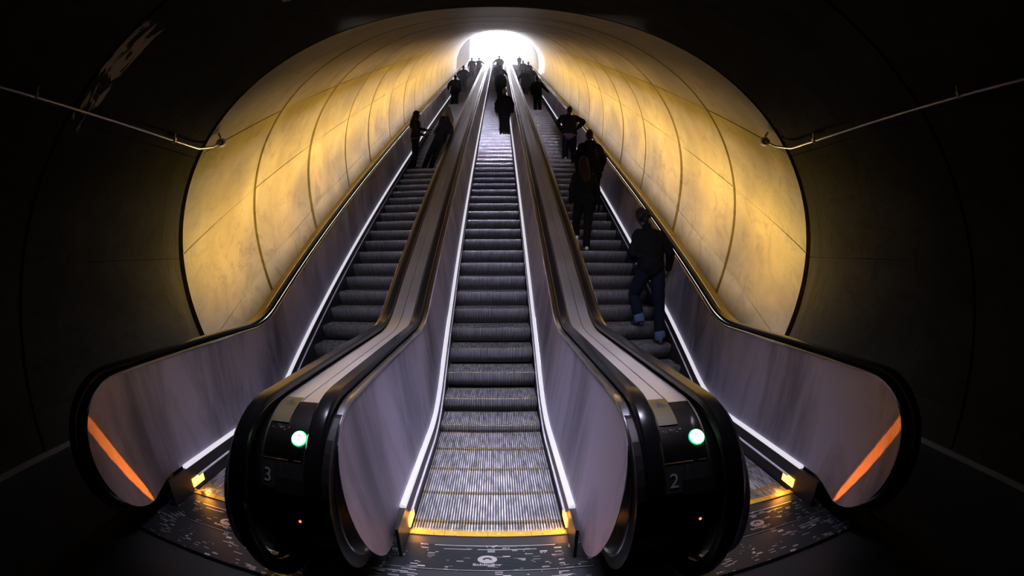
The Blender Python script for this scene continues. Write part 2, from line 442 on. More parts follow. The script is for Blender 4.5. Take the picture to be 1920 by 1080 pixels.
    if cuff:
        for S_ in 'LR':
            bm = bmesh.new(); a = J['ank' + S_]; d = (J['knee' + S_] - a).normalized()
            loft(bm, [(a + d * .0, .068 * k * b, .068 * k * b), (a + d * .05, .070 * k * b, .070 * k * b)], (1, 0, 0), 14)
            fuse('trouser_cuff', bm, cuff, root, .011, 1, label='pale turned up cuff')
    # shoes
    for S_ in 'LR':
        a = J['ank' + S_]; t = J['toe' + S_]; d = (t - a); d.z = 0; d.normalize(); dz = (t.z - .03 * k)
        bm = bmesh.new(); base = a.z - .09 * k
        loft(bm, [(V3(a.x, a.y, base + .045) - d * .045, .036 * k, .042 * k), (V3(a.x, a.y, base + .05) + d * .0, .042 * k, .048 * k), (V3(a.x, a.y, base + .04) + d * .09, .047 * k, .038 * k), (V3(a.x, a.y, base + .032) + d * .16, .043 * k, .030 * k), (V3(a.x, a.y, base + .028) + d * .195, .030 * k, .022 * k)], Vector((-d.y, d.x, 0)), 14)
        for v in bm.verts:
            if v.co.z < base + .002: v.co.z = base + .002
        fuse('shoe', bm, shoe, root, .009 if vox < .014 else .014, 2)
    # jacket or coat
    bm = bmesh.new(); hemz = J['pel'] - V3(0, 0, .02 + coat)
    fl = 1.0 + coat * .35
    rings = [(hemz, .185 * k * b * fl, .135 * k * b * fl), (hemz.lerp(J['waist'], .45), .175 * k * b, .13 * k * b), (J['waist'], .165 * k * b * (.92 if female else 1), .122 * k * b), (J['chest'], .190 * k * b * (.93 if female else 1), .135 * k * b), (J['chest'].lerp(J['neck'], .55), .19 * k * b * (.9 if female else 1), .112 * k * b), (J['neck'] - V3(0, 0, .02), .10 * k, .085 * k), (J['neck'] + V3(0, 0, .02), .072 * k, .07 * k)]
    loft(bm, rings, (1, 0, 0), 20)
    for S_ in 'LR':
        e = J['el' + S_]; w_ = J['wr' + S_]
        sh_ = J['sh' + S_].lerp(J['neck'], .10) - V3(0, 0, .03 * k)
        limb(bm, [sh_, e, w_], [.074 * k * b, .060 * k * b, .043 * k * b])
        limb(bm, [J['neck'] - V3(0, 0, .035 * k), sh_ + V3(0, 0, .012 * k)], [.062 * k, .062 * k * b])
    if hood:
        n_ = J['neck']; loft(bm, [(n_ + V3(-.08, -.06, .0), .05, .05), (n_ + V3(0, -.09, -.01), .065, .06), (n_ + V3(.08, -.06, 0), .05, .05)], (0, 0, 1), 12)
    fuse('jacket', bm, top, root, max(vox, .011), 5, .012 if vox < .014 else .004, 9)
    if hem:
        bm = bmesh.new(); loft(bm, [(hemz - V3(0, 0, .05), .170 * k * b, .125 * k * b), (hemz + V3(0, 0, .02), .175 * k * b, .128 * k * b)], (1, 0, 0), 18); fuse('shirt_hem', bm, hem, root, .011, 1, label='pale shirt hem below the jacket')
    if waist:
        bm = bmesh.new(); loft(bm, [(hemz - V3(0, 0, .045), .182 * k, .132 * k), (hemz + V3(0, 0, .0), .180 * k, .132 * k)], (1, 0, 0), 18); fuse('waistband', bm, waist, root, .011, 1, label='tan band at the waist')
    # hair
    if style != 'bald':
        bm = bmesh.new()
        loft(bm, [(hp(0, -.030, -.035), .066 * k, .070 * k), (hp(0, -.024, .01), .078 * k, .088 * k), (hp(0, -.018, .05), .080 * k, .100 * k), (hp(0, -.014, .085), .066 * k, .088 * k)], rt, 16)
        if style == 'messy':
            rnd = random.Random(4)
            for i in range(26):
                a = rnd.uniform(0, 2 * pi); z = rnd.uniform(.0, .09)
                c = hp(.082 * cos(a), -.03 + .088 * sin(a) * (1 if sin(a) < 0 else .6), z - .03); loft(bm, [(c, .026, .026), (c + (rt * cos(a) * .026 + up * .012), .018, .018)], rt, 8)
        if style == 'long':
            lean = J['neck']
            loft(bm, [(hp(0, -.04, .06), .082 * k, .080 * k), (hp(0, -.05, -.03), .088 * k, .075 * k), (hp(0, -.085, -.13), .095 * k, .060 * k), (hp(0, -.115, -.23), .10 * k, .05 * k), (hp(.01, -.125, -.33), .085 * k, .038 * k), (hp(.01, -.12, -.38), .05 * k, .025 * k)], rt, 16)
            for sx in (-1, 1): loft(bm, [(hp(sx * .07, -.005, .03), .022, .03), (hp(sx * .082, .0, -.07), .024, .034), (hp(sx * .088, -.01, -.17), .022, .03)], rt, 10)
        fuse('hair', bm, hair, root, .008 if vox < .014 else .013, 3, .004 if vox < .014 else 0, 2)
    if cap:
        bm = bmesh.new(); loft(bm, [(hp(0, -.012, .045), .086 * k, .106 * k), (hp(0, -.012, .09), .075 * k, .09 * k)], rt, 16); loft(bm, [(hp(0, .06, .035), .07, .05), (hp(0, .13, .03), .06, .012)], rt, 12)
        fuse('hat', bm, top, root, .012, 2)
    if bag == 'backpack':
        bm = bmesh.new(); c = J['chest'] + V3(0, -.17, -.04)
        loft(bm, [(c + V3(0, .02, -.20), .13, .07), (c + V3(0, -.01, -.1), .145, .09), (c + V3(0, 0, .06), .135, .085), (c + V3(0, .03, .14), .10, .05)], (1, 0, 0), 16)
        bp_ = fuse('backpack', bm, DARKC, root, .012, 3)
        mb = MB(); mb.tube([c + V3(.06, -.085, .02), c + V3(.075, -.09, -.05), c + V3(.075, -.085, -.14)], .007, 8)
        o = obj('backpack_trim', [tuple(v) for v in mb.v], mb.f, STRAP, None, True); o.parent = bp_
    if phone:
        w_ = J['wrR']; mb = MB(); mb.box(w_.x - .04, w_.x + .035, w_.y + .05, w_.y + .20, w_.z + .005, w_.z + .016)
        o = obj('phone', mb.v, mb.f, PHONE, None)
        o.matrix_world = Matrix.Translation(Vector(loc)) @ Matrix.Rotation(rot, 4, 'Z')
        o['label'] = 'dark flat phone in the hand of the woman on the left escalator'; o['category'] = 'phone'
    return root

def tread(k): return nose_s(k * STEP)
def P_(x, k, dy=.2):
    y, z = tread(k); return (x, y + dy, z + .001)

# right escalator
person(P_(2.13, 7, .06), 'nearest rider, black jacket and jeans with pale cuffs, climbing the right escalator', 1.72,
       pose=dict(pel=(-.06, .16, 1.00), waist=(-.06, .19, 1.17), chest=(-.05, .24, 1.36), neck=(-.07, .28, 1.52), head=(-.125, .32, 1.66), look=(-.55, 1, -.35),
                 hipL=(-.15, .16, .97), hipR=(.03, .16, .97), kneeL=(-.24, .34, .62), ankL=(-.19, .20, .295), toeL=(-.23, .38, .235), kneeR=(.05, .12, .50), ankR=(.03, -.02, .09), toeR=(.03, .16, .03),
                 shL=(-.23, .26, 1.44), shR=(.13, .24, 1.44), elL=(-.30, .22, 1.17), wrL=(-.19, .42, 1.10), elR=(.22, .14, 1.18), wrR=(.25, .28, .98)),
       top=BLACKC, legs=JEANS, cuff=CUFF, hair=DHAIR, style='messy', bulk=1.12, vox=.0095)
person(P_(1.60, 13, .20), 'rider with long brown hair and pale shoes on the right escalator, left of the backpack', 1.66,
       pose=dict(kneeL=(-.13, .14, .60), ankL=(-.12, .22, .295), toeL=(-.14, .38, .235), hipL=(-.09, .03, .92), kneeR=(.06, .02, .48), ankR=(.02, -.04, .09), toeR=(.02, .13, .03), elL=(-.24, -.04, 1.13), wrL=(-.25, .02, .89)),
       top=BLACKC, legs=BLACKC, shoe=WSHOE, hair=BHAIR, style='long', female=True, bulk=1.05, vox=.010)
person(P_(2.03, 17, .2), 'broad rider in a dark hooded coat carrying a backpack, just above the long haired rider', 1.80,
       pose=dict(elL=(-.27, -.02, 1.14), elR=(.28, -.02, 1.14), wrR=(.24, .1, .92)), top=BLACKC, legs=DARKC, hair=DHAIR, style='short', hood=True, bag='backpack', bulk=1.28, coat=.12, vox=.011)
person(P_(2.08, 25, .2), 'rider with elbows spread wide and a pale shirt hem, on the right escalator', 1.76,
       pose=dict(elL=(-.33, -.06, 1.20), wrL=(-.20, .16, 1.06), elR=(.42, -.02, 1.28), wrR=(.24, .18, 1.14), shL=(-.20, 0, 1.43), shR=(.21, 0, 1.43), ankL=(-.10, .22, .295), toeL=(-.12, .38, .235), kneeL=(-.10, .16, .62), head=(.02, .03, 1.62)),
       top=DARKC, legs=NAVY, shoe=WSHOE, style='short', hem=SHIRT, bulk=1.2, vox=.011)
person(P_(1.86, 45, .2), 'rider in black reaching for the right handrail, seen against the bright steps', 1.76, pose=dict(elR=(.30, .02, 1.22), wrR=(.50, .2, 1.08), elL=(-.29, -.02, 1.15)), style='short', hair=DHAIR, bulk=1.2, coat=.1, vox=.014)
person(P_(1.58, 57, .2), 'white haired rider in a dark coat at the left rail of the right escalator', 1.70, pose=dict(elL=(-.33, .0, 1.18), wrL=(-.42, .2, 1.05)), hair=GHAIR, style='short', bulk=1.3, coat=.25, vox=.016)
person(P_(2.02, 61, .2), 'bulky dark rider behind the white haired one, near the outer rail', 1.74, pose=dict(elR=(.32, .0, 1.18), wrR=(.42, .2, 1.05)), bulk=1.4, coat=.2, vox=.018)
person(P_(1.98, 65, .2), 'rider in a red top high on the right escalator', 1.70, top=REDC, bulk=1.2, vox=.018)
person(P_(2.16, 72, .2), 'dark rider close to the right wall above the one in red', 1.72, bulk=1.3, coat=.2, vox=.018)
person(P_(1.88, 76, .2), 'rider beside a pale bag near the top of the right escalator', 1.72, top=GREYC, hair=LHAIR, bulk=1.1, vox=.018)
person(P_(2.06, 101, .2), 'slim figure walking near the top end of the right escalator', 1.55, legs=DARKC, bulk=.95, vox=.018, pose=dict(elR=(.2, -.05, 1.15), wrR=(.2, .0, .9), elL=(-.2, -.05, 1.15), wrL=(-.2, 0, .9)))
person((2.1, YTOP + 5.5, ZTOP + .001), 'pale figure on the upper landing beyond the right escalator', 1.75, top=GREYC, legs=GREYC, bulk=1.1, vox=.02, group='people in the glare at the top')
# middle escalator
person(P_(.30, 33, .2), 'person standing still in black with pale shoes, lowest on the middle escalator', 1.80, pose=dict(elL=(-.27, -.03, 1.14), elR=(.27, -.03, 1.14), wrL=(-.27, .03, .89), wrR=(.27, .03, .89), kneeL=(-.075, .02, .49), ankL=(-.085, -.02, .09), kneeR=(.085, .02, .49), ankR=(.10, -.02, .09)), hair=GHAIR, style='short', shoe=WSHOE, bulk=1.22, coat=.10, vox=.011)
person(P_(.20, 52, .2), 'second rider up the middle escalator, grey haired in a dark coat', 1.74, hair=GHAIR, bulk=1.35, coat=.3, vox=.015)
person(P_(.20, 62, .2), 'third rider up the middle escalator, one arm stretched to the right rail', 1.74, pose=dict(elR=(.33, .05, 1.2), wrR=(.50, .22, 1.05), elL=(-.30, 0, 1.15)), bulk=1.35, coat=.3, vox=.016)
person(P_(.02, 68, .2), 'fourth rider up the middle escalator, half hidden by a pale collar', 1.68, top=DARKC, bulk=1.2, coat=.2, vox=.018)
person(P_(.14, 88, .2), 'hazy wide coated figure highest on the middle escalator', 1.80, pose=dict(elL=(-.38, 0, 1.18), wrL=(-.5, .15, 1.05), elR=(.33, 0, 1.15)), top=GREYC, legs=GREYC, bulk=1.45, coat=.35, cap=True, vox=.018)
# left escalator
person(P_(-2.16, 24, .2), 'woman with long dark hair standing sideways by the left rail, holding a phone', 1.70, rot=-radians(78),
       pose=dict(elR=(.20, .06, 1.16), wrR=(.10, .27, 1.14), elL=(-.2, .05, 1.14), wrL=(-.08, .22, 1.06), ankL=(-.10, -.10, .09), kneeL=(-.09, 0, .49), toeL=(-.1, .07, .03), head=(0, .01, 1.62)),
       top=BLACKC, legs=BLACKC, hair=DHAIR, style='long', female=True, waist=TAN, phone=True, vox=.010)
person(P_(-1.74, 24, .2), 'woman with long fair hair leaning back on the divider rail, legs stretched out', 1.72, rot=radians(62),
       pose=dict(pel=(0, -.34, .90), waist=(0, -.40, 1.07), chest=(0, -.50, 1.26), neck=(0, -.54, 1.43), head=(0, -.52, 1.59), look=(-.1, 1, -.2), hipL=(-.085, -.33, .87), hipR=(.085, -.33, .87), kneeL=(-.10, -.10, .49), kneeR=(.10, -.14, .49), ankL=(-.09, .12, .09), ankR=(.10, .02, .09), toeL=(-.1, .29, .03), toeR=(.12, .19, .03),
                 shL=(-.17, -.5, 1.37), shR=(.17, -.5, 1.37), elL=(-.25, -.5, 1.10), wrL=(-.16, -.28, 1.0), elR=(.25, -.52, 1.10), wrR=(.20, -.3, .98)),
       top=BLACKC, legs=BLACKC, hair=LHAIR, style='long', female=True, bulk=1.1, coat=.05, vox=.010)
person(P_(-2.04, 49, .2), 'rider in a dark jacket, lower of the two close together by the left wall', 1.66, bulk=1.3, coat=.15, style='short', hair=BHAIR, vox=.013, pose=dict(elL=(-.33, -.03, 1.16), wrL=(-.36, .12, 1.0)))
person(P_(-1.99, 60, .2), 'rider in black with elbows out, upper of the two close together by the left wall', 1.82, bulk=1.2, vox=.014, pose=dict(elL=(-.33, -.03, 1.18), wrL=(-.22, .12, .98), elR=(.36, -.03, 1.18), wrR=(.22, .12, .98)))
person(P_(-2.0, 81, .2), 'rider in a knee length coat and pale shoes, high on the left escalator', 1.82, bulk=1.0, coat=.28, shoe=WSHOE, vox=.015, pose=dict(kneeL=(-.10, .02, .49), kneeR=(.10, .02, .49)))
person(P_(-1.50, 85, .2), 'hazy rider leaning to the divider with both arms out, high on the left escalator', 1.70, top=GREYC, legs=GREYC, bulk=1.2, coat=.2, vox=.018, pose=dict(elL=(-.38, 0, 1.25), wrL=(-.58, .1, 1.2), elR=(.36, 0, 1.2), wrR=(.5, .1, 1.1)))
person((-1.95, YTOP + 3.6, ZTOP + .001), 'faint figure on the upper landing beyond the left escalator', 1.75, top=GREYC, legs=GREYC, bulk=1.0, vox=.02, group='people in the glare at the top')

# ------------------------------------------------------------------ escalator steps
NCL = 54
def step_mesh(name, ncl=NCL, w=.504):
    # profile from the back of the tread over the nose down the bowed riser
    P = [(.402, 0, 0), (.38, 0, 0), (.376, 0, 0), (.03, 0, 0), (.026, 0, 0), (.004, 0, 0), (0, -.006, 1), (.001, -.025, 1), (.009, -.055, 1), (.026, -.09, 1), (.052, -.125, 1), (.088, -.16, 1), (.16, -.21, 1)]
    v = []; f = []; fm = []
    pitch = 2 * w / ncl
    for c in range(ncl):
        x0 = -w + c * pitch
        cols = ((x0, 0), (x0 + pitch * .46, 0), (x0 + pitch * .5, .010), (x0 + pitch * .96, .010))
        for (x, dp) in cols:
            for (y, z, r) in P:
                if r: v.append((x, y + dp, z))
                else: v.append((x, y + (dp * .6 if y < .02 else 0), z - dp))
    n = len(P); nc = ncl * 4
    for c in range(nc - 1):
        for k in range(n - 1):
            f.append((c * n + k, c * n + k + 1, (c + 1) * n + k + 1, (c + 1) * n + k))
            groove = (c % 4) in (2,)
            yel = k in (0, 4, 5)
            fm.append(1 if groove else (2 if yel else (3 if k > 5 else 0)))
    # underside body so that the step is a solid casting
    i = len(v)
    v += [(-w, .402, -.011), (w, .402, -.011), (w, .402, -.05), (-w, .402, -.05), (-w, .12, -.28), (w, .12, -.28), (-w, .0, -.011), (w, 0, -.011)]
    f += [(i, i + 1, i + 2, i + 3), (i + 3, i + 2, i + 5, i + 4), (i, i + 3, i + 4, i + 6), (i + 1, i + 7, i + 5, i + 2)]; fm += [1] * 4
    me = bpy.data.meshes.new(name); me.from_pydata(v, [], f)
    for m in (TREAD, TREADGROOVE, YEL_WORN, RISER): me.materials.append(m)
    for p, k in zip(me.polygons, fm): p.material_index = k
    me.update(); return me
def worn_yellow():
    m, nt, b = new_mat('worn_yellow_edge')
    tc = N(nt, 'ShaderNodeTexCoord'); oi = N(nt, 'ShaderNodeObjectInfo')
    mp = N(nt, 'ShaderNodeMapping'); mp.inputs['Scale'].default_value = (9, 30, 30)
    nt.links.new(tc.outputs['Object'], mp.inputs['Vector'])
    nz = N(nt, 'ShaderNodeTexNoise'); nz.inputs['Scale'].default_value = 1.5; nz.inputs['Detail'].default_value = 4
    nt.links.new(mp.outputs[0], nz.inputs['Vector'])
    mx = N(nt, 'ShaderNodeMix', data_type='RGBA'); mx.inputs[6].default_value = (.20, .19, .16, 1); mx.inputs[7].default_value = (.34, .26, .07, 1)
    r = N(nt, 'ShaderNodeMapRange'); r.inputs[1].default_value = .42; r.inputs[2].default_value = .58
    nt.links.new(nz.outputs['Fac'], r.inputs[0]); nt.links.new(r.outputs[0], mx.inputs[0]); nt.links.new(mx.outputs[2], b.inputs['Base Color'])
    b.inputs['Roughness'].default_value = .5; b.inputs['Metallic'].default_value = .3
    return m
YEL_WORN = worn_yellow()
STEPME = step_mesh('step')

def logo(parent, x, y, z, w):
    """round emblem with an arched cut-out, and the maker's name in front of it, flat on the plate"""
    mb = MB(); n = 40; R = w * .30
    ring = [(x + R * 1.25 * cos(2 * pi * k / n), y + R * .85 * sin(2 * pi * k / n)) for k in range(n)]
    mb.v += [(a, b, z) for a, b in ring] + [(a, b, z + .0012) for a, b in ring]
    mb.f.append(tuple(range(n, 2 * n))); mb.m.append(0)
    for k in range(n): mb.f.append((k, (k + 1) % n, n + (k + 1) % n, n + k)); mb.m.append(0)
    em = mb.obj('emblem', PAINTW, parent)
    mb = MB()                                      # dark arch with a chevron below it
    pts_o = [(x + R * .62 * cos(a), y - R * .12 + R * .52 * sin(a)) for a in [pi * k / 12 for k in range(13)]]
    pts_i = [(x + R * .34 * cos(a), y - R * .12 + R * .20 * sin(a)) for a in [pi * k / 12 for k in range(13)]]
    rows = [[(a, b, z + .002) for a, b in pts_o], [(a, b, z + .002) for a, b in pts_i]]
    mb.grid(rows)
    for k in range(len(rows[0]) - 1): pass
    a0 = mb.obj('emblem_arch', PLATEK, em)
    cu = bpy.data.curves.new('maker_name', 'FONT'); cu.body = 'Schindler'; cu.align_x = 'CENTER'; cu.size = w * .235; cu.extrude = .0006; cu.offset = .0012
    t = bpy.data.objects.new('maker_name', cu); 
    dg = bpy.context.evaluated_depsgraph_get()
    COL.objects.link(t); dg.update()
    me = bpy.data.meshes.new_from_object(t.evaluated_get(dg)); COL.objects.unlink(t); bpy.data.objects.remove(t)
    me.materials.clear(); me.materials.append(PAINTW)
    o = bpy.data.objects.new('maker_name', me); link(o, parent)
    o.location = Vector((x, y - R * 1.35, z + .001)) - ploc(parent); o.scale = (1.25, .8, 1)
PAINTW = simple('worn_bare_metal', (.85, .85, .88), .34, 1.0, noise=.15, scale=90)
PLATEK = simple('plate_black', (.02, .022, .024), .4)

def plate_mat():
    """dark ribbed plate with the paint worn through in dashes along the ribs"""
    m, nt, b = new_mat('ribbed_landing_plate')
    tc = N(nt, 'ShaderNodeTexCoord')
    mp = N(nt, 'ShaderNodeMapping'); mp.inputs['Scale'].default_value = (22, 150, 1)
    nt.links.new(tc.outputs['Object'], mp.inputs['Vector'])
    # dashes: cells stretched along x
    wn = N(nt, 'ShaderNodeTexWhiteNoise', noise_dimensions='2D')
    fl = N(nt, 'ShaderNodeVectorMath', operation='FLOOR'); nt.links.new(mp.outputs[0], fl.inputs[0]); nt.links.new(fl.outputs[0], wn.inputs['Vector'])
    nz = N(nt, 'ShaderNodeTexNoise'); nz.inputs['Scale'].default_value = 6; nz.inputs['Detail'].default_value = 3
    nt.links.new(tc.outputs['Object'], nz.inputs['Vector'])
    ad = N(nt, 'ShaderNodeMath', operation='MULTIPLY'); nt.links.new(wn.outputs['Value'], ad.inputs[0]); nt.links.new(nz.outputs['Fac'], ad.inputs[1])
    gt = N(nt, 'ShaderNodeMath', operation='GREATER_THAN'); gt.inputs[1].default_value = .478; nt.links.new(ad.outputs[0], gt.inputs[0])
    mx = N(nt, 'ShaderNodeMix', data_type='RGBA'); mx.inputs[6].default_value = (.085, .10, .11, 1); mx.inputs[7].default_value = (.9, .9, .92, 1)
    nt.links.new(gt.outputs[0], mx.inputs[0]); nt.links.new(mx.outputs[2], b.inputs['Base Color'])
    b.inputs['Roughness'].default_value = .34; b.inputs['Metallic'].default_value = .85
    return m
PLATE = plate_mat()
LEDM = emit('orange_marker_light', (1, .42, .04), 9)

def marker_light(parent, x, sg, y0):
    mb = MB(); mb.box(x - .004, x + .004, y0, y0 + .16, .045, .115)
    o = mb.obj('marker_lamp', LEDM, parent, label='glowing amber marker lamp')
    return o

def add_grain(o, n, along=True):
    uvl = o.data.uv_layers.new(name='grain')
    for lp in o.data.loops:
        r_, c_ = divmod(lp.vertex_index, n); uvl.data[lp.index].uv = (r_ * .1, c_ * .1) if along else (c_ * .1, r_ * .1)
def make_escalator(xc, root, inner_left, inner_right):
    YF = YFS.get(xc, YFO)
    # floor level pieces
    yc = 2.305
    mb = MB()
    nt_ = 22
    mb.box(xc - .56, xc + .56, yc, yc + .055, -.004, .010)
    # comb teeth reach into the cleats
    pitch = 2 * .504 / NCL
    for c in range(NCL):
        x = xc - .504 + (c + .55) * pitch
        mb.quad((x, yc + .055, .009), (x + pitch * .4, yc + .055, .009), (x + pitch * .35, yc + .095, -.003), (x + pitch * .05, yc + .095, -.003))
    comb = mb.obj('comb_plate', YEL, root)
    for k in range(8):
        x = xc - .49 + k * .14
        mb = MB(); mb.tube([(x, yc + .022, .009), (x, yc + .022, .0125)], .009, 10)
        mb.obj('bolt', STEELBOLT, comb)
    for k in (1, 2, 3):
        mb = MB(); mb.box(xc - .56 + k * .28 - .0012, xc - .56 + k * .28 + .0012, yc - .001, yc + .056, .0101, .0106)
        mb.obj('joint', GROOVE, comb)
    mb = MB()
    mb.box(xc - .62, xc + .62, yc - .09, yc - .002, -.03, .003)
    mb.obj('transition_plate', PLATEK, root)
    mb = MB(); y1 = yc - .092; y0 = y1 - .262
    mb.box(xc - .62, xc + .62, y0, y1, -.03, .0)
    k = 0
    while y0 + .006 + k * .0125 < y1 - .006:
        yy = y0 + .006 + k * .0125
        mb.box(xc - .61, xc + .61, yy, yy + .006, 0, .0035); k += 1
    pl = mb.obj('landing_plate', PLATE, root)
    for (a, b_, c, d) in ((-.33, .42, y1 - .012, y1 - .005), (-.42, -.37, y1 - .012, y1 - .005), (-.27, -.10, y1 - .050, y1 - .045), (-.06, .30, y1 - .050, y1 - .045), (-.62, .62, y0 + .002, y0 + .006)):
        mb = MB(); mb.box(xc + a, xc + b_, c, d, .0036, .0045)
        mb.obj('worn_line', PAINTW, pl)
    logo(pl, xc, y1 - .150, .004, .155)
    mb = MB(); mb.box(xc - .75, xc + .75, y0 - .30, y0 - .004, -.03, .0015)
    mb.obj('access_cover', PLATE, root)
    for sg in (-1, 1):
        mb = MB(); mb.box(*sorted((xc + sg * .562, xc + sg * .64)), yc - .005, yc + .055, -.004, .012)
        mb.obj('comb_corner', YEL, root)
    # steps
    first = None
    for k in range(-1, 99):
        y, z = nose_s(k * STEP)
        o = bpy.data.objects.new('step', STEPME); COL.objects.link(o); o.parent = root
        o.location = Vector((xc, y, z - (.0002 if z == 0 else 0))) - root.location
    mb = MB()
    P = [(.40, 0), (0, 0), (0, -.05), (.03, -.14), (.09, -.25)]
    for k in range(99, 128):
        y, z = nose_s(k * STEP)
        if y > Y_END - 1.2: break
        rows = [[(xc + x, y + a, z + b) for (a, b) in P] for x in (-.504, .504)]
        mb.grid(rows)
    mb.obj('step_band', RISER, root, kind='stuff')
    # truss pan closes the underside
    f_pan = prof(-.45, -.5, 2.2, 2.4)
    mb = MB(); ysp = ylist(f_pan, 2.1, Y_END, 9)
    mb.grid([[(xc - .52, y, f_pan(y)), (xc + .52, y, f_pan(y)), (xc + .52, y, f_pan(y) - .02), (xc - .52, y, f_pan(y) - .02)] for y in ysp], True, 0, True)
    mb.quad((xc - .52, Y_END - .01, f_pan(Y_END)), (xc + .52, Y_END - .01, f_pan(Y_END)), (xc + .52, Y_END - .01, ZTOP + .01), (xc - .52, Y_END - .01, ZTOP + .01))
    mb.obj('truss_pan', GROOVE, root)
    # sides
    f_sk = prof(.235, .205, 1.75, 2.3); f_bot = prof(-.22, -.25, 2.0, 2.4); f_pt = prof(1.06, .80, 1.15, 3.0)
    f_dk = prof(1.062, .835, 1.15, 3.0)
    f_br = prof(.11, .085, 1.85, 2.35)
    for sg in (-1, 1):
        # skirt
        ys = ylist(f_sk, 2.05, Y_END, 9)
        mb = MB(); rows = [[(xc + sg * .5095, y, (NOSE(y) - .62 if y > 2.3 else -.02)), (xc + sg * .5095, y, f_sk(y) - .012), (xc + sg * .53, y, f_sk(y) - .012), (xc + sg * .53, y, (NOSE(y) - .62 if y > 2.3 else -.02))] for y in ys]
        mb.grid(rows, True, 0, True); mb.obj('skirt_panel', SKIRT, root)
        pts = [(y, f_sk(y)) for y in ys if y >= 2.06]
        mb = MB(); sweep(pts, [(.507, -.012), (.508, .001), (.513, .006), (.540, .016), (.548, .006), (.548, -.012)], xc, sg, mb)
        mb.obj('skirt_moulding', STRIP, root, smooth=True, label='glowing white moulding strip')
        ys2 = ylist(f_br, 2.42, Y_END - .6, 9)
        mb = MB(); sweep([(y, f_br(y)) for y in ys2], [(.5095, -.008), (.497, -.004), (.497, .004), (.5095, .011)], xc, sg, mb)
        mb.obj('skirt_brush', BRISTLE, root, smooth=True)
        # balustrade panels, one object for each sheet
        def u_of(z, zn): return .545 + .118 * max(0, min(1, (z - zn - .22) / .80))
        R = .44; Rb = .42; yf = YF
        def zh(Y):
            if Y < yf + R: return 1.06 - R + sqrt(max(0, R * R - (yf + R - Y) ** 2))
            return f_pt(Y)
        def zl(Y):
            if Y < yf + Rb:
                zc = 1.06 - R; H = zc - .14
                return zc - H * sqrt(max(0, 1 - ((yf + Rb - Y) / Rb) ** 2))
            return .14 + (f_sk(2.2) + .008 - .14) * min(1, (Y - yf - Rb) / .25) if Y < yf + Rb + .25 else f_sk(Y) + .006
        # first sheets near the newel have upright joints, the rest have joints square to the slope
        cuts = [('v', yf), ('v', 3.23)] + [('s', s) for s in [3.50 + 1.245 * k for k in range(0, 36)]]
        def edge(c, fr):
            """point of a joint at height fraction fr"""
            if c[0] == 'v':
                Y = c[1]; a, b = zl(Y), zh(Y); z = a + (b - a) * fr
                return Y, z
            # along the incline normal: from moulding to panel top
            s = c[1]; h0, h1 = .213, .80
            h = h0 + (h1 - h0) * fr; m = -PD + h
            Y = s * CT - m * ST
            if Y < f_sk.keys[1] + .3:         # near the bend follow the real lines
                Yt = s * CT + (PD - .80) * ST; Yb = s * CT + (PD - .213) * ST
                Y = Yb + (Yt - Yb) * fr
                a, b = zl(Y), zh(Y); return Y, a + (b - a) * fr
            return Y, EYE.z + s * ST + m * CT
        nr = 6
        for ci in range(len(cuts) - 1):
            c0, c1 = cuts[ci], cuts[ci + 1]
            near = ci < 4
            m_ = 22 if ci == 0 else (8 if near else 2)
            rows = []
            for k in range(m_ + 1):
                t = k / m_
                if ci == 0: t = t ** 1.8
                g = .0022 if ci > 0 else 0
                row = []
                for r in range(nr + 1):
                    fr = r / nr
                    if ci == 0:
                        Y = yf + .0005 + (3.23 - yf - .002) * t; a, b = zl(Y), zh(Y); z = a + (b - a) * fr
                    else:
                        a = edge(c0, fr); b = edge(c1, fr)
                        Y = a[0] + g + (b[0] - a[0] - 2 * g) * t
                        if near:
                            zz0, zz1 = zl(Y), zh(Y); z = zz0 + (zz1 - zz0) * fr
                        else: z = a[1] + (b[1] - a[1]) * t
                    zn = NOSE(Y) if Y > 2.5 else 0
                    u = u_of(z, zn) if Y < 5.5 else .545 + .118 * fr
                    row.append((xc + sg * u, Y, z))
                rows.append(row)
            mb = MB(); mb.grid(rows)
            back = [[(x + sg * .004, y, z) for (x, y, z) in r] for r in rows]
            mb.grid(back)
            # close the rim
            for e0, e1 in ((rows[0], back[0]), (rows[-1], back[-1]), ([r[0] for r in rows], [r[0] for r in back]), ([r[-1] for r in rows], [r[-1] for r in back])):
                mb.grid([e0, e1])
            o = mb.obj('balustrade_panel', PANEL, root, smooth='all', keepn=True)
            me = o.data; uvl = me.uv_layers.new(name='grain')
            nc = nr + 1
            for lp in me.loops:
                vi = lp.vertex_index % (nc * (m_ + 1)); uvl.data[lp.index].uv = ((vi % nc) * .1, (vi // nc) * .1)
        # dark backing shows in the joints
        ys = ylist(f_pt, 1.95, Y_END, 9)
        mb = MB(); mb.grid([[(xc + sg * .556, y, f_sk(y) + .01), (xc + sg * .672, y, f_pt(y) - .02)] for y in ys]); mb.obj('panel_backing', GROOVE, root)
        # rim of the panel, round the newel and up the slope
        top = [(y, f_pt(y)) for y in ylist(f_pt, YF + R + .02, Y_END, 9)]
        pts = newel_pts(f_pt, YF, 1.06, .14, R, Rb)[1:] + top
        mb = MB(); sweep(pts, [(.655, -.006), (.655, .008), (.661, .012), (.696, .012), (.698, -.006)], xc, sg, mb)
        mb.obj('panel_rim', RIM, root, smooth=True, label='bright steel rim')
        # handrail with its channel
        def topf(dz): 
            return [(y, f_pt(y) + dz) for y in ylist(f_pt, YF + R + .02, Y_END + .3, 9)]
        pts = newel_pts(f_pt, YF - .062, 1.06 + .03, .085, R + .03, Rb + .04) + topf(.03)
        sec = [(.706, -.012), (.700, 0.), (.702, .016), (.712, .026), (.745, .030), (.778, .026), (.788, .016), (.790, 0.), (.784, -.012)]
        mb = MB(); sweep(pts, sec, xc, sg, mb)
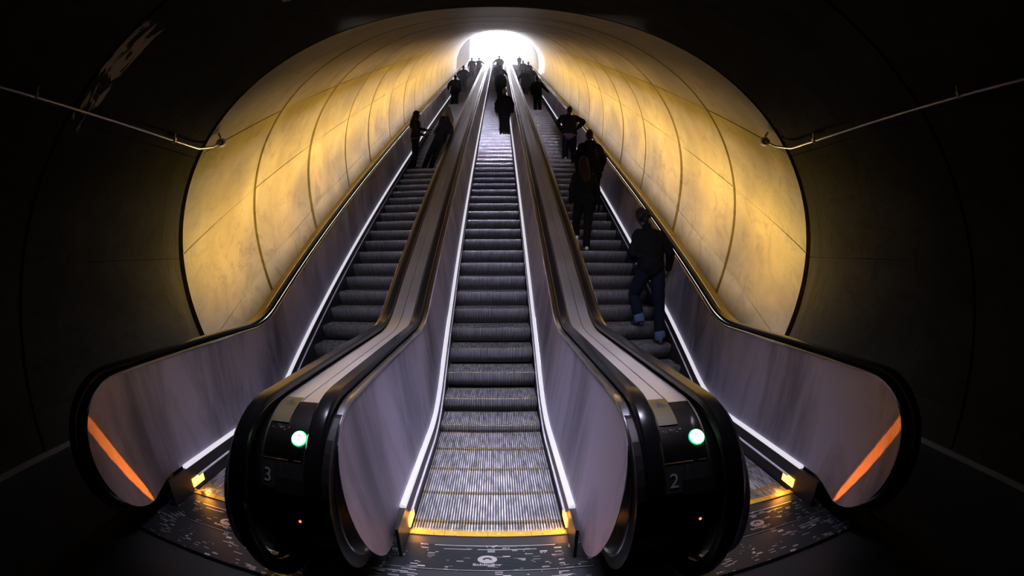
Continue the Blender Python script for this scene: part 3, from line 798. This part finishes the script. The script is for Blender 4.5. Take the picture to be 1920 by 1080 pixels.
        mb.obj('handrail', RUBBER, root, smooth=True, label='black rubber handrail')
        pts = newel_pts(f_pt, YF - .05, 1.06 + .018, .10, R + .02, Rb + .03) + topf(.018)
        mb = MB(); sweep(pts, [(.722, -.04), (.722, 0), (.768, 0), (.768, -.04)], xc, sg, mb)
        mb.obj('handrail_track', GROOVE, root)
        mb = MB(); gl = [(.690, -.05), (.690, -.012), (.699, -.012), (.699, -.05)]
        marker_light(root, xc + sg * .505, sg, 2.33)
    return

roots = []
for xc, lab in ((0.0, 'middle escalator, empty of people at its foot, its emblem plate at the very bottom'),
                (-XE, 'left escalator beside the left tunnel wall, trash lying at its comb'),
                (XE, 'right escalator beside the right tunnel wall, crowded with riders in dark clothes')):
    r = empty('escalator', (xc, 2.3, 0), lab, 'escalator', 'escalators side by side in the tunnel')
    roots.append((xc, r)); make_escalator(xc, r, True, True)

# outer decks and cladding on the outer escalators
f_dk = prof(1.062, .835, 1.15, 3.0); f_low = prof(-.1, -.6, 1.9, 2.0)
for (xc, r) in roots[1:]:
    sg = -1 if xc < 0 else 1
    ys = ylist(f_dk, YF + .5, Y_END, 9)
    mb = MB()
    L = len(ys)
    sweep([(y, f_dk(y)) for y in ys], [(.800, -.02), (.800, .004), (.884, .004), (.884, -.06)], xc, sg, mb)
    mb.obj('outer_deck', OUTDECK, r, smooth=True)
    mb = MB()
    mb.grid([[(xc + sg * .872, y, max(-.02, NOSE(y) - .9)), (xc + sg * .872, y, f_dk(y) - .015)] for y in ys])
    mb.obj('outer_cladding', BLACK, r)
    # dark newel body under the handrail
    R = .46; pts = newel_pts(f_dk, YF - .02, 1.06, .11, R, .44)[1:]
    poly = [(y, z) for y, z in pts] + [(2.6, 1.04), (2.6, 0.0), (YF + .75, 0.0)]
    n = len(poly); mb = MB()
    for u in (.668, .884): mb.v += [(xc + sg * u, y, z) for y, z in poly]
    mb.f = [tuple(range(n)), tuple(range(n, 2 * n))[::-1]] + [(k, (k + 1) % n, n + (k + 1) % n, n + k) for k in range(n)]; mb.m = [0] * len(mb.f)
    mb.obj('newel_body', BLACK, r)
    for k in range(12):
        y = 6 + 3.1 * k
        mb = MB(); mb.box(*sorted((xc + sg * .798, xc + sg * .886)), y, y + .006, f_dk(y) - .01, f_dk(y) + .0065)
        mb.obj('deck_joint', GROOVE, r)

# ------------------------------------------------------------------ dividers between escalators
GREEN = emit('green_white_signal', (.80, 1, .82), 3.2)
GREENR = emit('green_signal_rim', (.0, .9, .25), 1.6)
REDL = emit('red_button_glow', (1, .10, .02), 5)
SIGNY = simple('sign_yellow', (.07, .052, .006), .45, noise=.3, scale=25)
DIGIT = simple('digit_grey', (.30, .26, .22), .5)
def text_mesh(name, body, size, mat, parent, loc, rot, extr=.001):
    cu = bpy.data.curves.new(name, 'FONT'); cu.body = body; cu.align_x = 'CENTER'; cu.align_y = 'CENTER'; cu.size = size; cu.extrude = extr
    t = bpy.data.objects.new(name, cu); COL.objects.link(t)
    dg = bpy.context.evaluated_depsgraph_get(); dg.update()
    me = bpy.data.meshes.new_from_object(t.evaluated_get(dg)); COL.objects.unlink(t); bpy.data.objects.remove(t)
    me.materials.clear(); me.materials.append(mat)
    o = bpy.data.objects.new(name, me); link(o, parent)
    o.location = Vector(loc) - ploc(parent); o.rotation_euler = rot
    return o
def divider(xc, digit, lab):
    root = empty('escalator_divider', (xc, 2.3, 0), lab, 'divider', 'steel dividers between the escalators')
    f = f_dk; R = .46
    yf = 1.52; YF = 1.50
    ys = ylist(f, yf + R + .02, Y_END, 9)
    base = newel_pts(f, yf, 1.062, .08, R, .42)
    pts = base[1:] + [(y, f(y)) for y in ys]
    # black casing body in the full width
    poly = [(y, z) for y, z in newel_pts(f, YF + .012, 1.045, .10, .45, .42)[1:]] + [(2.7, 1.04), (2.7, 0), (YF + .72, 0)]
    n = len(poly); mb = MB(); w = .246
    for u in (-w, w): mb.v += [(xc + u, y, z) for y, z in poly]
    mb.f = [tuple(range(n)), tuple(range(n, 2 * n))[::-1]] + [(k, (k + 1) % n, n + (k + 1) % n, n + k) for k in range(n)]; mb.m = [0] * len(mb.f)
    mb.obj('newel_casing', BLACK, root)
    mb = MB(); ys3 = ylist(f, 2.4, Y_END, 9)
    mb.grid([[(xc - .245, y, f(y) - .035), (xc + .245, y, f(y) - .035)] for y in ys3]); mb.obj('deck_channel', GROOVE, root)
    # steel deck in two leaves with a joint between, curving down over the front
    h = .109
    for a, b in ((-h, -.0025), (.0025, h)):
        top = [p for p in pts if p[0] >= yf + .16 and p[1] > .8]
        i0 = next(i for i, p in enumerate(pts) if p[1] > 1.046)
        seg = pts[i0:]
        mb = MB(); sweep(seg, [(a, -.025), (a, .001), (a + .004, .004), (b - .004, .004), (b, .001), (b, -.025)], xc, 1, mb)
        add_grain(mb.obj('deck_leaf', DECK, root, smooth=True), 6)
    # side lips of the deck
    for sg in (-1, 1):
        mb = MB(); sweep(pts[8:], [(.112, -.03), (.112, .0), (.121, .0), (.121, -.03)], xc, sg, mb)
        mb.obj('deck_lip', OUTDECK, root, smooth=True)
    # front cap
    i1 = next(i for i, p in enumerate(pts) if p[1] > 1.046)
    mb = MB(); sweep(pts[:i1 + 1], [(-h, -.025), (-h, .001), (h, .001), (h, -.025)], xc, 1, mb)
    cap = mb.obj('front_cap', CAPM, root, smooth=True)
    def at(z, off=.0):       # y on the front at height z
        zc = 1.062 - R
        if z > zc: y = yf + R - sqrt(max(0, (R + off) ** 2 - (z - zc) ** 2))
        else: y = yf - off + .42 - .42 * sqrt(max(0, 1 - ((zc - z) / (zc - .08)) ** 2))
        return y
    def tilt(z):
        zc = 1.062 - R
        return math.asin(max(-.9, min(.95, (z - zc) / R))) if z > zc else 0
    # signal lamp
    zg = .955; a = tilt(zg)
    def disc(name, x, z, r, mat, t0, t1, parent, n=28, lab2=None):
        y = at(z); a = tilt(z); c = Vector((x, y, z)); nrm = Vector((0, -cos(a), sin(a))); up = Vector((0, sin(a), cos(a))); rt = Vector((1, 0, 0))
        mb = MB(); rows = []
        for t in (t0, t1): rows.append([tuple(c + nrm * t + (rt * cos(2 * pi * k / n) + up * sin(2 * pi * k / n)) * r) for k in range(n)])
        mb.grid(rows, True, 0, True); return mb.obj(name, mat, parent, label=lab2)
    xg = xc + .072
    lamp = disc('signal_lamp', xg, zg, .036, GREEN, -.002, .008, root, lab2='round glowing green-white signal lamp')
    disc('lamp_bezel', xg, zg, .041, GREENR, -.004, .004, lamp)
    nrm = Vector((0, -cos(a), sin(a))); up = Vector((0, sin(a), cos(a))); c = Vector((xg, at(zg), zg)) + nrm * .0086
    mb = MB()
    for (p0, p1, wd) in (((0, -.020), (0, .016), .0022), ((-.013, .004), (0, .018), .0022), ((.013, .004), (0, .018), .0022)):
        d = Vector((p1[0] - p0[0], p1[1] - p0[1])).normalized(); q_ = Vector((-d.y, d.x)) * wd
        P4 = [(p0[0] + q_.x, p0[1] + q_.y), (p0[0] - q_.x, p0[1] - q_.y), (p1[0] - q_.x, p1[1] - q_.y), (p1[0] + q_.x, p1[1] + q_.y)]
        mb.quad(*[tuple(c + Vector((1, 0, 0)) * x + up * z) for x, z in P4])
    mb.obj('arrow', ARROW, lamp)
    # number plate
    zn = .80; y = at(zn)
    a2 = tilt(zn); nr = Vector((0, -cos(a2), sin(a2))); up2 = Vector((0, sin(a2), cos(a2)))
    cpl = Vector((xc - .072, at(zn), zn)) + nr * .004
    mb = MB(); rows = []
    for t in (-.004, .003): rows.append([tuple(cpl + nr * t + Vector((1, 0, 0)) * x + up2 * z) for x, z in ((-.04, -.055), (.04, -.055), (.04, .055), (-.04, .055))])
    mb.grid(rows, True, 0, True); plate = mb.obj('number_plate', PLATEK, root)
    text_mesh('digit', digit, .095, DIGIT, plate, tuple(cpl + nr * .0045), (pi / 2 - a2, 0, 0))
    # yellow strips painted in for a reflection at the gap of the cap
    for z, x0, x1, m in ((.872, -.11, .03, BRASS), (.872, .06, .10, BRASS)):
        mb = MB(); mb.box(xc + x0, xc + x1, at(z) - .004, at(z) + .01, z - .003, z + .003); mb.obj('glint_strip', m, root)
    mb = MB(); rows = []
    for k in range(14):
        z = .87 - k * .032; yv = at(z) - .0015; rows.append([(xc - .0025, yv, z), (xc + .0025, yv, z)])
    mb.grid(rows); mb.obj('cap_joint', GROOVE, root)
    disc('key_switch', xc - .062, .675, .024, PLATEK, -.002, .008, root)
    disc('stop_button', xc + .072, .60, .017, PLATEK, -.002, .010, root)
    rb = disc('button_glow', xc + .078, .598, .0065, REDL, .009, .013, root, lab2='small red glowing point')
    # warning sign on the deck
    ysn = yf + .40; zs = 1.0
    mb = MB(); rows = []
    for k in range(5):
        i = i1 + 2 + k * 1.6
    x0 = xc - .105 if digit == '3' else xc - .105
    seg = [p for p in newel_pts(f, yf, 1.062, .08, R, .42, n=24) if p[1] > .985 and p[0] < yf + R][-12:]
    sweep(seg, [(x0 - xc, .0045), (x0 - xc, .006), (.0 - .006, .006), (.0 - .006, .0045)], xc, 1, mb)
    sign = mb.obj('warning_sign', SIGNY, root, label='small yellow warning sign with dark figure')
    mid = seg[5]; nn = norm2(seg)[5]
    cpos = Vector((xc - .055, mid[0] + nn[0] * .0075, mid[1] + nn[1] * .0075)); tdir = Vector((0, -nn[1], nn[0])).normalized() * -1
    tdir = Vector((0, nn[1], -nn[0]))
    mb = MB()
    def stroke(p0, p1, wd):
        d = Vector((p1[0] - p0[0], p1[1] - p0[1])).normalized(); q_ = Vector((-d.y, d.x)) * wd
        mb.quad(*[tuple(cpos + Vector((1, 0, 0)) * x + tdir * z) for x, z in [(p0[0] + q_.x, p0[1] + q_.y), (p0[0] - q_.x, p0[1] - q_.y), (p1[0] - q_.x, p1[1] - q_.y), (p1[0] + q_.x, p1[1] + q_.y)]])
    for s_ in (((-.005, .012), (-.002, .032), .005), ((-.002, -.004), (-.006, .014), .007), ((-.003, -.004), (-.016, -.028), .004), ((0, -.004), (.012, -.028), .004),
               ((-.004, .010), (-.022, -.002), .003), ((-.002, .010), (.020, .004), .003), ((.012, .0), (.030, -.022), .005)): stroke(*s_)
    mb.obj('sign_figure', PLATEK, sign)
    # remnants of white tape below the sign
    for (x, z) in ((-.09, .0), (-.075, -.004), (-.05, .003), (-.04, .0), (-.03, .004), (-.02, -.006), (.0, .004)):
        zz = .985 + z * .8
        mb = MB(); mb.box(xc + x - .005, xc + x + .004, at(zz) - .003, at(zz) + .01, zz - .0013, zz + .0013)
        mb.obj('tape_scrap', PAINTW, root)
    return root
ARROW = simple('arrow_pale', (.75, .85, .75), .5)
divider(-XE / 2, '3', 'steel topped divider between the left and middle escalators, plate numbered 3')
divider(XE / 2, '2', 'steel topped divider between the middle and right escalators, plate numbered 2')

# litter at the foot of the left escalator
LITTER = simple('paper_scrap', (.75, .38, .08), .7, noise=.4, scale=40)
def crumple(name, loc, r, mat, label, seed):
    rnd = random.Random(seed); bm = bmesh.new(); bmesh.ops.create_icosphere(bm, subdivisions=2, radius=r)
    for v in bm.verts: v.co *= 1 + rnd.uniform(-.35, .25); v.co.z *= .6
    mn = min(v.co.z for v in bm.verts)
    for v in bm.verts: v.co.z -= mn
    me = bpy.data.meshes.new(name); bm.to_mesh(me); bm.free(); me.materials.append(mat)
    o = bpy.data.objects.new(name, me); o.location = loc; link(o, None, label, 'litter', None)
crumple('crumpled_paper', (-2.24, 2.335, .0115), .022, LITTER, 'larger crumpled scrap of paper on the comb of the left escalator', 3)
crumple('crumpled_paper', (-2.33, 2.335, .0115), .014, LITTER, 'smaller flat crumpled scrap beside the lamp end of the left comb', 5)

# ------------------------------------------------------------------ vault
TA, TB, TC, EX = 4.4, 4.075, -3.818, 2.287
def ring(th):
    c, s = cos(th), sin(th)
    X = TA * math.copysign(abs(c) ** (2 / EX), c); m = TC + TB * math.copysign(abs(s) ** (2 / EX), s)
    return X, m
# arc length table for the unrolled coordinates
NTH = 720
tab = [0.]
for k in range(1, NTH + 1):
    a = ring(-pi / 2 + 2 * pi * (k - 1) / NTH); b = ring(-pi / 2 + 2 * pi * k / NTH); tab.append(tab[-1] + math.hypot(a[0] - b[0], a[1] - b[1]))
def arc(th):
    t = (th + pi / 2) / (2 * pi) * NTH; i = max(0, min(NTH - 1, int(t))); return tab[i] + (tab[i + 1] - tab[i]) * (t - i)
seams = [4.03, 6.36, 9.05, 11.85, 14.35, 17.45, 20.4]
while seams[-1] < 44: seams.append(seams[-1] + 2.85)
S_A = seams[0]; S_END = 47.8
LJ = [0., 20.3, 42.9]      # long joints, degrees above the springing, mirrored on both sides
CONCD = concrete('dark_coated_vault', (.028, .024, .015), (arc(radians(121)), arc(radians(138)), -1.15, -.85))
def thlist(t0, t1, n):
    base = [t0 + (t1 - t0) * k / n for k in range(n + 1)]
    base = [t for t in base if not any(abs(t - radians(j)) < radians(.45) or abs(t - (pi - radians(j))) < radians(.45) for j in LJ)]
    for j in LJ:
        for c in (radians(j), pi - radians(j)):
            if min(t0, t1) + .01 < c < max(t0, t1) - .01:
                for d in (-.16, -.10, .10, .16): base.append(c + radians(d))
    return sorted(set(base))
def depth(th, v):
    """how far a point of the vault is recessed: long joints"""
    for j in LJ:
        for c in (radians(j), pi - radians(j)):
            if abs(th - c) < radians(.12):
                return .010 if math.sin(v * 1.7 + j) > -.35 else .003
    return 0.
def vault_part(name, ths, low=False):
    mb_v = []; faces = []; uvs = []; fm = []
    def pt(th, s, d, lowY=None):
        X, m = ring(th)
        cx, cm = 0, TC
        L = math.hypot(X, m - TC); X2 = X * (1 + d / L); m2 = TC + (m - TC) * (1 + d / L)
        p = tube_pt(X2, s, m2)
        if lowY is not None: p.y = lowY(p.y)
        return tuple(p)
    def rowpts(s, d, lowY=None, v=None):
        vv = s if v is None else v
        i = len(mb_v)
        for th in ths:
            mb_v.append(pt(th, s, d + depth(th, vv), lowY)); uvs.append((arc(th), vv))
        return i
    rows = []
    n = len(ths)
    # incline
    ss = []
    gw = .045
    for i, s in enumerate(seams):
        w = .055 if i == 0 else gw * (1.6 if i in (2, 4, 6) else 1)
        dd = .12 if i == 0 else .10
        ss += [(s - w, 0, 0), (s - w + .002, dd, 1), (s + w - .002, dd, 1), (s + w, 0, 0)]
        nx = seams[i + 1] if i + 1 < len(seams) else S_END
        for t in (.25, .5, .75): ss.append((s + (nx - s) * t, 0, 0))
    ss.append((S_END, 0, 0))
    idx = [(rowpts(s, d), g) for s, d, g in ss]
    # lower level part, built back from the first seam
    first = seams[0] - .055
    lowrows = []
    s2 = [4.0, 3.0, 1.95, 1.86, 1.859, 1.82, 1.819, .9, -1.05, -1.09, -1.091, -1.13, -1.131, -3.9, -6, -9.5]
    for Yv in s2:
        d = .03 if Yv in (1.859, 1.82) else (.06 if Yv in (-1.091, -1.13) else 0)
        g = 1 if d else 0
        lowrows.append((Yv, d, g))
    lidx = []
    yref = tube_pt(0, first, TC).y
    for Yv, d, g in lowrows:
        def ly(y, Yv=Yv):
            # near the first seam follow its slanting plane, farther back stand upright
            t = max(0., min(1., (Yv - 1.95) / (4.3 - 1.95)))
            upright = Yv
            slant = y - (4.35 - Yv)
            return upright * (1 - t) + slant * t if t > 0 else upright
        i = rowpts(first, d, ly, v=Yv - 3.)
        lidx.append((i, g))
    lowset = {a for a, _ in lidx} | {idx[0][0]}
    allidx = [(lidx[k]) for k in range(len(lidx) - 1, -1, -1)] + idx
    for (i, g), (j, g2) in zip(allidx[:-1], allidx[1:]):
        for k in range(n - 1):
            faces.append((i + k, i + k + 1, j + k + 1, j + k)); 
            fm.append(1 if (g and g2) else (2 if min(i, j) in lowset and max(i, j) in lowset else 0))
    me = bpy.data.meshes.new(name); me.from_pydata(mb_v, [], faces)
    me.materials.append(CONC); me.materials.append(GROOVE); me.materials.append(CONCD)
    for p, q_ in zip(me.polygons, fm): p.material_index = q_; p.use_smooth = True
    uvl = me.uv_layers.new(name='unroll')
    for lp in me.loops: uvl.data[lp.index].uv = uvs[lp.vertex_index]
    me.set_sharp_from_angle(angle=radians(30))
    o = bpy.data.objects.new(name, me); link(o, kind='structure')
    return o
vault_part('wall_right', thlist(radians(-26), radians(62), 44))
vault_part('ceiling', thlist(radians(62), radians(118), 28))
vault_part('wall_left', thlist(radians(118), radians(206), 44))

# floor, back of the lower hall, ledges of the cove, upper landing and retaining walls
def struct(name, mb, mat, **kw): return mb.obj(name, mat, None, kind='structure', **kw)
mb = MB(); mb.box(-4.9, 4.9, -9.6, 7.0, -.20, -.031); mb.box(-4.9, 4.9, -9.6, 1.12, -.031, -.002); mb.box(-4.9, -2.75, 1.12, 7.0, -.031, -.002); mb.box(2.75, 4.9, 1.12, 7.0, -.031, -.002)
struct('floor', mb, FLOORM)
mb = MB(); mb.box(-4.9, 4.9, -9.7, -9.5, -.1, 4.6); struct('wall_back', mb, CONCP)
for sg, nm in ((-1, 'left'), (1, 'right')):
    mb = MB(); mb.box(*sorted((sg * 4.36, sg * 4.5)), -9.4, 4.2, -.05, .05); struct('baseboard_' + nm, mb, CONCP)
    # sloping ledge between the escalator truss and the tunnel wall
    rows = []
    for s in [5.2] + [6.2 + k * 3 for k in range(14)] + [47.9]:
        rows.append([tuple(tube_pt(sg * 2.70, s, -4.85)), tuple(tube_pt(sg * 2.70, s, -4.75)), tuple(tube_pt(sg * 4.55, s, -4.75)), tuple(tube_pt(sg * 4.55, s, -4.85))])
    mb = MB(); mb.grid(rows, True, 0, True); struct('trim_1' if sg < 0 else 'trim_2', mb, CONCP)
mb = MB(); mb.box(-6, 6, YTOP + 2.2, 66, ZTOP - .2, ZTOP - .002); struct('floor_upper', mb, CONCP)
for sg, nm in ((-1, 'far_left'), (1, 'far_right')):
    mb = MB()
    pts = [(40.9, 37.), (63, 37.), (63, ZTOP - .2), (45.6, ZTOP - .2), (43.5, 18.5), (47., 25.)]
    # plate standing just outside the mouth of the tunnel
    x0, x1 = sorted((sg * 4.42, sg * 4.9))
    poly = [(41.2, 37.), (63, 37.), (63, 18.), (44., 18.)]
    i = len(mb.v)
    for x in (x0, x1): mb.v += [(x, y, z) for y, z in poly]
    mb.f = [(0, 1, 2, 3), (7, 6, 5, 4), (0, 4, 5, 1), (1, 5, 6, 2), (2, 6, 7, 3), (3, 7, 4, 0)]; mb.m = [0] * 6
    struct('wall_' + nm, mb, CONCW)
# pale patches where the coating has come off, on the left of the lower vault
def patch(name, outline, label):
    pass

# ------------------------------------------------------------------ conduits with their fixtures
for sg, Y1, X, z, hd, lab in ((-1, 3.80, -3.20, 3.02, (-3.10, 4.03, 3.13), 'thin metal conduit on the left vault ending in a small round fixture'),
                     (1, 3.76, 3.205, 2.995, (3.06, 4.0, 3.11), 'thin metal conduit on the right vault ending in a small round fixture')):
    root = empty('conduit', (X, Y1, z), lab, 'conduit', 'conduits on the lower vault')
    h = Vector(hd)
    mb = MB()
    run = [(X * .99, -8, z - .03), (X, 0, z - .02), (X, Y1 - .10, z)]
    bend = [(X - sg * .004, Y1 - .03, z + .004), (X - sg * .012, Y1 + .03, z + .02), tuple(Vector((X, Y1, z)).lerp(h, .55) + Vector((0, .03, -.01))), tuple(h)]
    mb.tube(run + bend, .012, 10)
    mb.obj('pipe', PIPE, root, smooth=True)
    for Yc in (3.3, 1.35, -.6, -2.6):
        mb = MB(); mb.box(X - .024, X + .024, Yc - .012, Yc + .012, z - .026, z + .02)
        mb.box(X - .006 , X + .006, Yc - .005, Yc + .005, z + .02, z + .075); mb.obj('pipe_clip', PIPE, root)
    mb = MB(); d = (h - Vector((X, Y1, z))).normalized(); d = Vector((-sg * .25, .85, .15)).normalized()
    mb.tube([h - d * .03, h, h + d * .05, h + d * .075], [.030, .052, .055, .045], 20)
    fx = mb.obj('fixture_body', WHITEPL, root, smooth=True)
    mb = MB(); v = Vector((-sg * .5, -.8, -.25)).normalized(); c = h + d * .03 + v * .035
    mb.tube([c, c + v * .022], [.036, .030], 18); mb.obj('lens', LENS, fx, smooth=True)
    mb = MB(); mb.tube([h + d * .03, h + d * .03 + Vector((sg * .02, .0, .07)), h + d * .03 + Vector((sg * .08, .02, .13))], .014, 8); mb.obj('bracket', PIPE, fx)


# ------------------------------------------------------------------ lights
DOWNW = 30
def area(name, loc, rot_to, sx, sy, power, col, spread=180, parent=None):
    L = bpy.data.lights.new(name, 'AREA'); L.shape = 'RECTANGLE'; L.size = sx; L.size_y = sy; L.energy = power; L.color = col; L.spread = radians(spread)
    o = bpy.data.objects.new(name, L); o.location = loc
    d = Vector(rot_to).normalized()
    return o, L, d
def orient(o, zdir, xdir):
    z = -Vector(zdir).normalized(); x = Vector(xdir).normalized(); y = z.cross(x).normalized(); x = y.cross(z).normalized()
    o.rotation_euler = Matrix((x, y, z)).transposed().to_euler()
LAMPC = (1.0, .69, .165)
tdir = Vector((0, CT, ST)); ndir = Vector((0, -ST, CT))
HOUS = simple('lamp_housing', (.25, .24, .22), .5, .5)
for sg, side in ((-1, 'left'), (1, 'right')):
    s = 4.25; k = 0
    while s < 46.5:
        L_ = 2.3 if s + 2.3 < 46.5 else 46.5 - s
        c = tube_pt(sg * 2.915, s + L_ / 2, -3.30)
        root = empty('cove_lamp', tuple(tube_pt(sg * 2.95, s + L_ / 2, -3.36)), 'amber strip lamp hidden in the %s cove beside the escalator, number %d from the bottom' % (side, k + 1), 'lamp', 'amber lamps in the ' + side + ' cove')
        mb = MB(); rows = [[tuple(tube_pt(sg * (2.95 + a), ss, -3.36 + b)) for a, b in ((-.06, -.05), (.06, -.05), (.06, .0), (-.06, .03))] for ss in (s + .03, s + L_ - .03)]
        mb.grid(rows, True, 0, True); mb.obj('lamp_housing', HOUS, root)
        o, L, d = area('cove_light', tuple(c - root.location), (0, 0, 1), L_ - .1, .035, 88 * L_ * (1.0 if k else .9), LAMPC, 150)
        aim = Vector((sg * sin(radians(58)), 0, 0)) + ndir * cos(radians(58)) + tdir * .35
        orient(o, aim, tdir - aim * aim.dot(tdir) / aim.length_squared)
        COL.objects.link(o); o.parent = root
        s += L_ + .1; k += 1

# daylight: bright overcast sky seen through the mouth of the tunnel
w = bpy.data.worlds.new('overcast_sky'); scene.world = w; w.use_nodes = True
bg = w.node_tree.nodes['Background']; bg.inputs[0].default_value = (.86, .84, 1.0, 1); bg.inputs[1].default_value = 18
P = bpy.data.lights.new('mouth_portal', 'AREA'); P.shape = 'RECTANGLE'; P.size = 9.4; P.size_y = 9.4; P.cycles.is_portal = True
po = bpy.data.objects.new('mouth_portal', P); po.location = tube_pt(0, S_END + .3, TC)
orient(po, -tdir, (1, 0, 0)); COL.objects.link(po)
# sun reaching the right wall near the mouth
S = bpy.data.lights.new('sun', 'SUN'); S.energy = 42; S.angle = radians(1.5); S.color = (1, .97, .92)
so = bpy.data.objects.new('sun', S); orient(so, (.36, -.62, -.70), (1, 0, 0)); COL.objects.link(so)
# luminaires under the crown of the vault, over the escalator feet, shining down and up the slope
for k, x in enumerate((-.95, 0, .95)):
    zc = (3.50, 3.50, 3.50)[k]; yl = 2.15
    root = empty('ceiling_lamp', (x, yl, zc), ('left', 'middle', 'right')[k] + ' one of three white lamps under the vault crown above the escalator feet', 'lamp', 'lamps under the vault crown')
    mb = MB(); mb.box(x - .36, x + .36, yl - .10, yl + .0, zc - .06, zc + .10); mb.box(x - .36, x + .36, yl, yl + .12, zc + .07, zc + .10); mb.box(x - .03, x + .03, yl - .08, yl - .02, zc + .1, (3.95 if k == 1 else 3.9)); mb.obj('lamp_body', HOUS, root)
    for nm, off, sz, en, spr, aim in (('down_light', (0, .04, .04), .10, DOWNW, 72, (0, .27, -1)), ('slope_light', (0, .03, .0), .12, 13, 80, (0, 1, -.52)), ('far_fill', (0, .05, .05), .04, 8, 18, (0, 1, .20))):  # the narrow far beam is added to brighten the upper steps
        o, L, d = area(nm, off, (0, 1, 0), .68, sz, en, (.80, .76, 1), spr)
        orient(o, aim, (1, 0, 0)); COL.objects.link(o); o.parent = root
# amber marker lamps light the balustrades round the comb
for (xc, r) in roots:
    for sg in (-1, 1):
        if xc * sg < 0: continue
        o, L, d = area('marker_glow', tuple(Vector((xc + sg * .500, 2.41, .08)) - r.location), (1, 0, 0), .15, .06, 1.3, (1, .34, .04), 150)
        orient(o, (-sg, -.55, .12), (0, 1, 0)); COL.objects.link(o); o.parent = r
# the two lamps facing the outer balustrades throw a narrow upright streak on them
for (xc, r) in roots[1:]:
    sg = -1 if xc < 0 else 1
    p0 = Vector((xc - sg * .490, 2.43, .09)); a = Vector((sg * 2.455, 1.50, .84)); b = Vector((sg * 2.40, 1.80, .22))
    L = bpy.data.lights.new('marker_beam', 'SPOT'); L.energy = 42; L.color = (1, .20, .008); L.shadow_soft_size = .004
    L.spot_size = radians(34); L.spot_blend = .12
    o = bpy.data.objects.new('marker_beam', L); o.location = p0 - r.location
    mid = (a + b) / 2; orient(o, mid - p0, a - b); o.scale = (1, .09, 1)
    COL.objects.link(o); o.parent = r

# bright haze in the upper part of the tunnel
hm = bpy.data.materials.new('tunnel_haze'); hm.use_nodes = True; nt = hm.node_tree; nt.nodes.clear()
vo = nt.nodes.new('ShaderNodeOutputMaterial'); vs = nt.nodes.new('ShaderNodeVolumeScatter')
vs.inputs['Density'].default_value = .022; vs.inputs['Anisotropy'].default_value = .7; vs.inputs['Color'].default_value = (.88, .92, 1, 1)
nt.links.new(vs.outputs[0], vo.inputs['Volume'])
mb = MB(); rows = []
for s_ in (19.0, 47.4):
    rows.append([tuple(tube_pt(x, s_, m)) for x, m in ((-3.9, -4.4), (3.9, -4.4), (3.6, -.9), (1.6, .05), (-1.6, .05), (-3.6, -.9))])
mb.grid(rows, True, 0, True)
mb.obj('haze', hm, None, kind='stuff', label='thin bright haze filling the upper end of the tunnel', cat='haze')

# ------------------------------------------------------------------ camera
cam = bpy.data.cameras.new('camera'); cam.type = 'PANO'
try: cam.panorama_type = 'FISHEYE_EQUISOLID'; tgt = cam
except Exception: tgt = cam.cycles; tgt.panorama_type = 'FISHEYE_EQUISOLID'
for t_ in (cam, getattr(cam, 'cycles', None)):
    try: t_.fisheye_lens = 15.297; t_.fisheye_fov = radians(200); t_.panorama_type = 'FISHEYE_EQUISOLID'
    except Exception: pass
cam.sensor_width = 36; cam.sensor_fit = 'HORIZONTAL'; cam.clip_start = .01; cam.clip_end = 500
co = bpy.data.objects.new('camera', cam); co.location = EYE
pitch, yaw = -.0711, .0335
fw = Vector((sin(yaw) * cos(pitch), cos(yaw) * cos(pitch), sin(pitch)))
orient(co, fw, (cos(yaw), -sin(yaw), 0))
COL.objects.link(co); scene.camera = co
scene.view_settings.view_transform = 'Standard'; scene.view_settings.look = 'None'
scene.view_settings.exposure = 0; scene.view_settings.gamma = 1
scene.cycles.max_bounces = 8; scene.cycles.diffuse_bounces = 2; scene.cycles.glossy_bounces = 5
scene.cycles.sample_clamp_indirect = 8
scene.cycles.caustics_reflective = False; scene.cycles.caustics_refractive = False
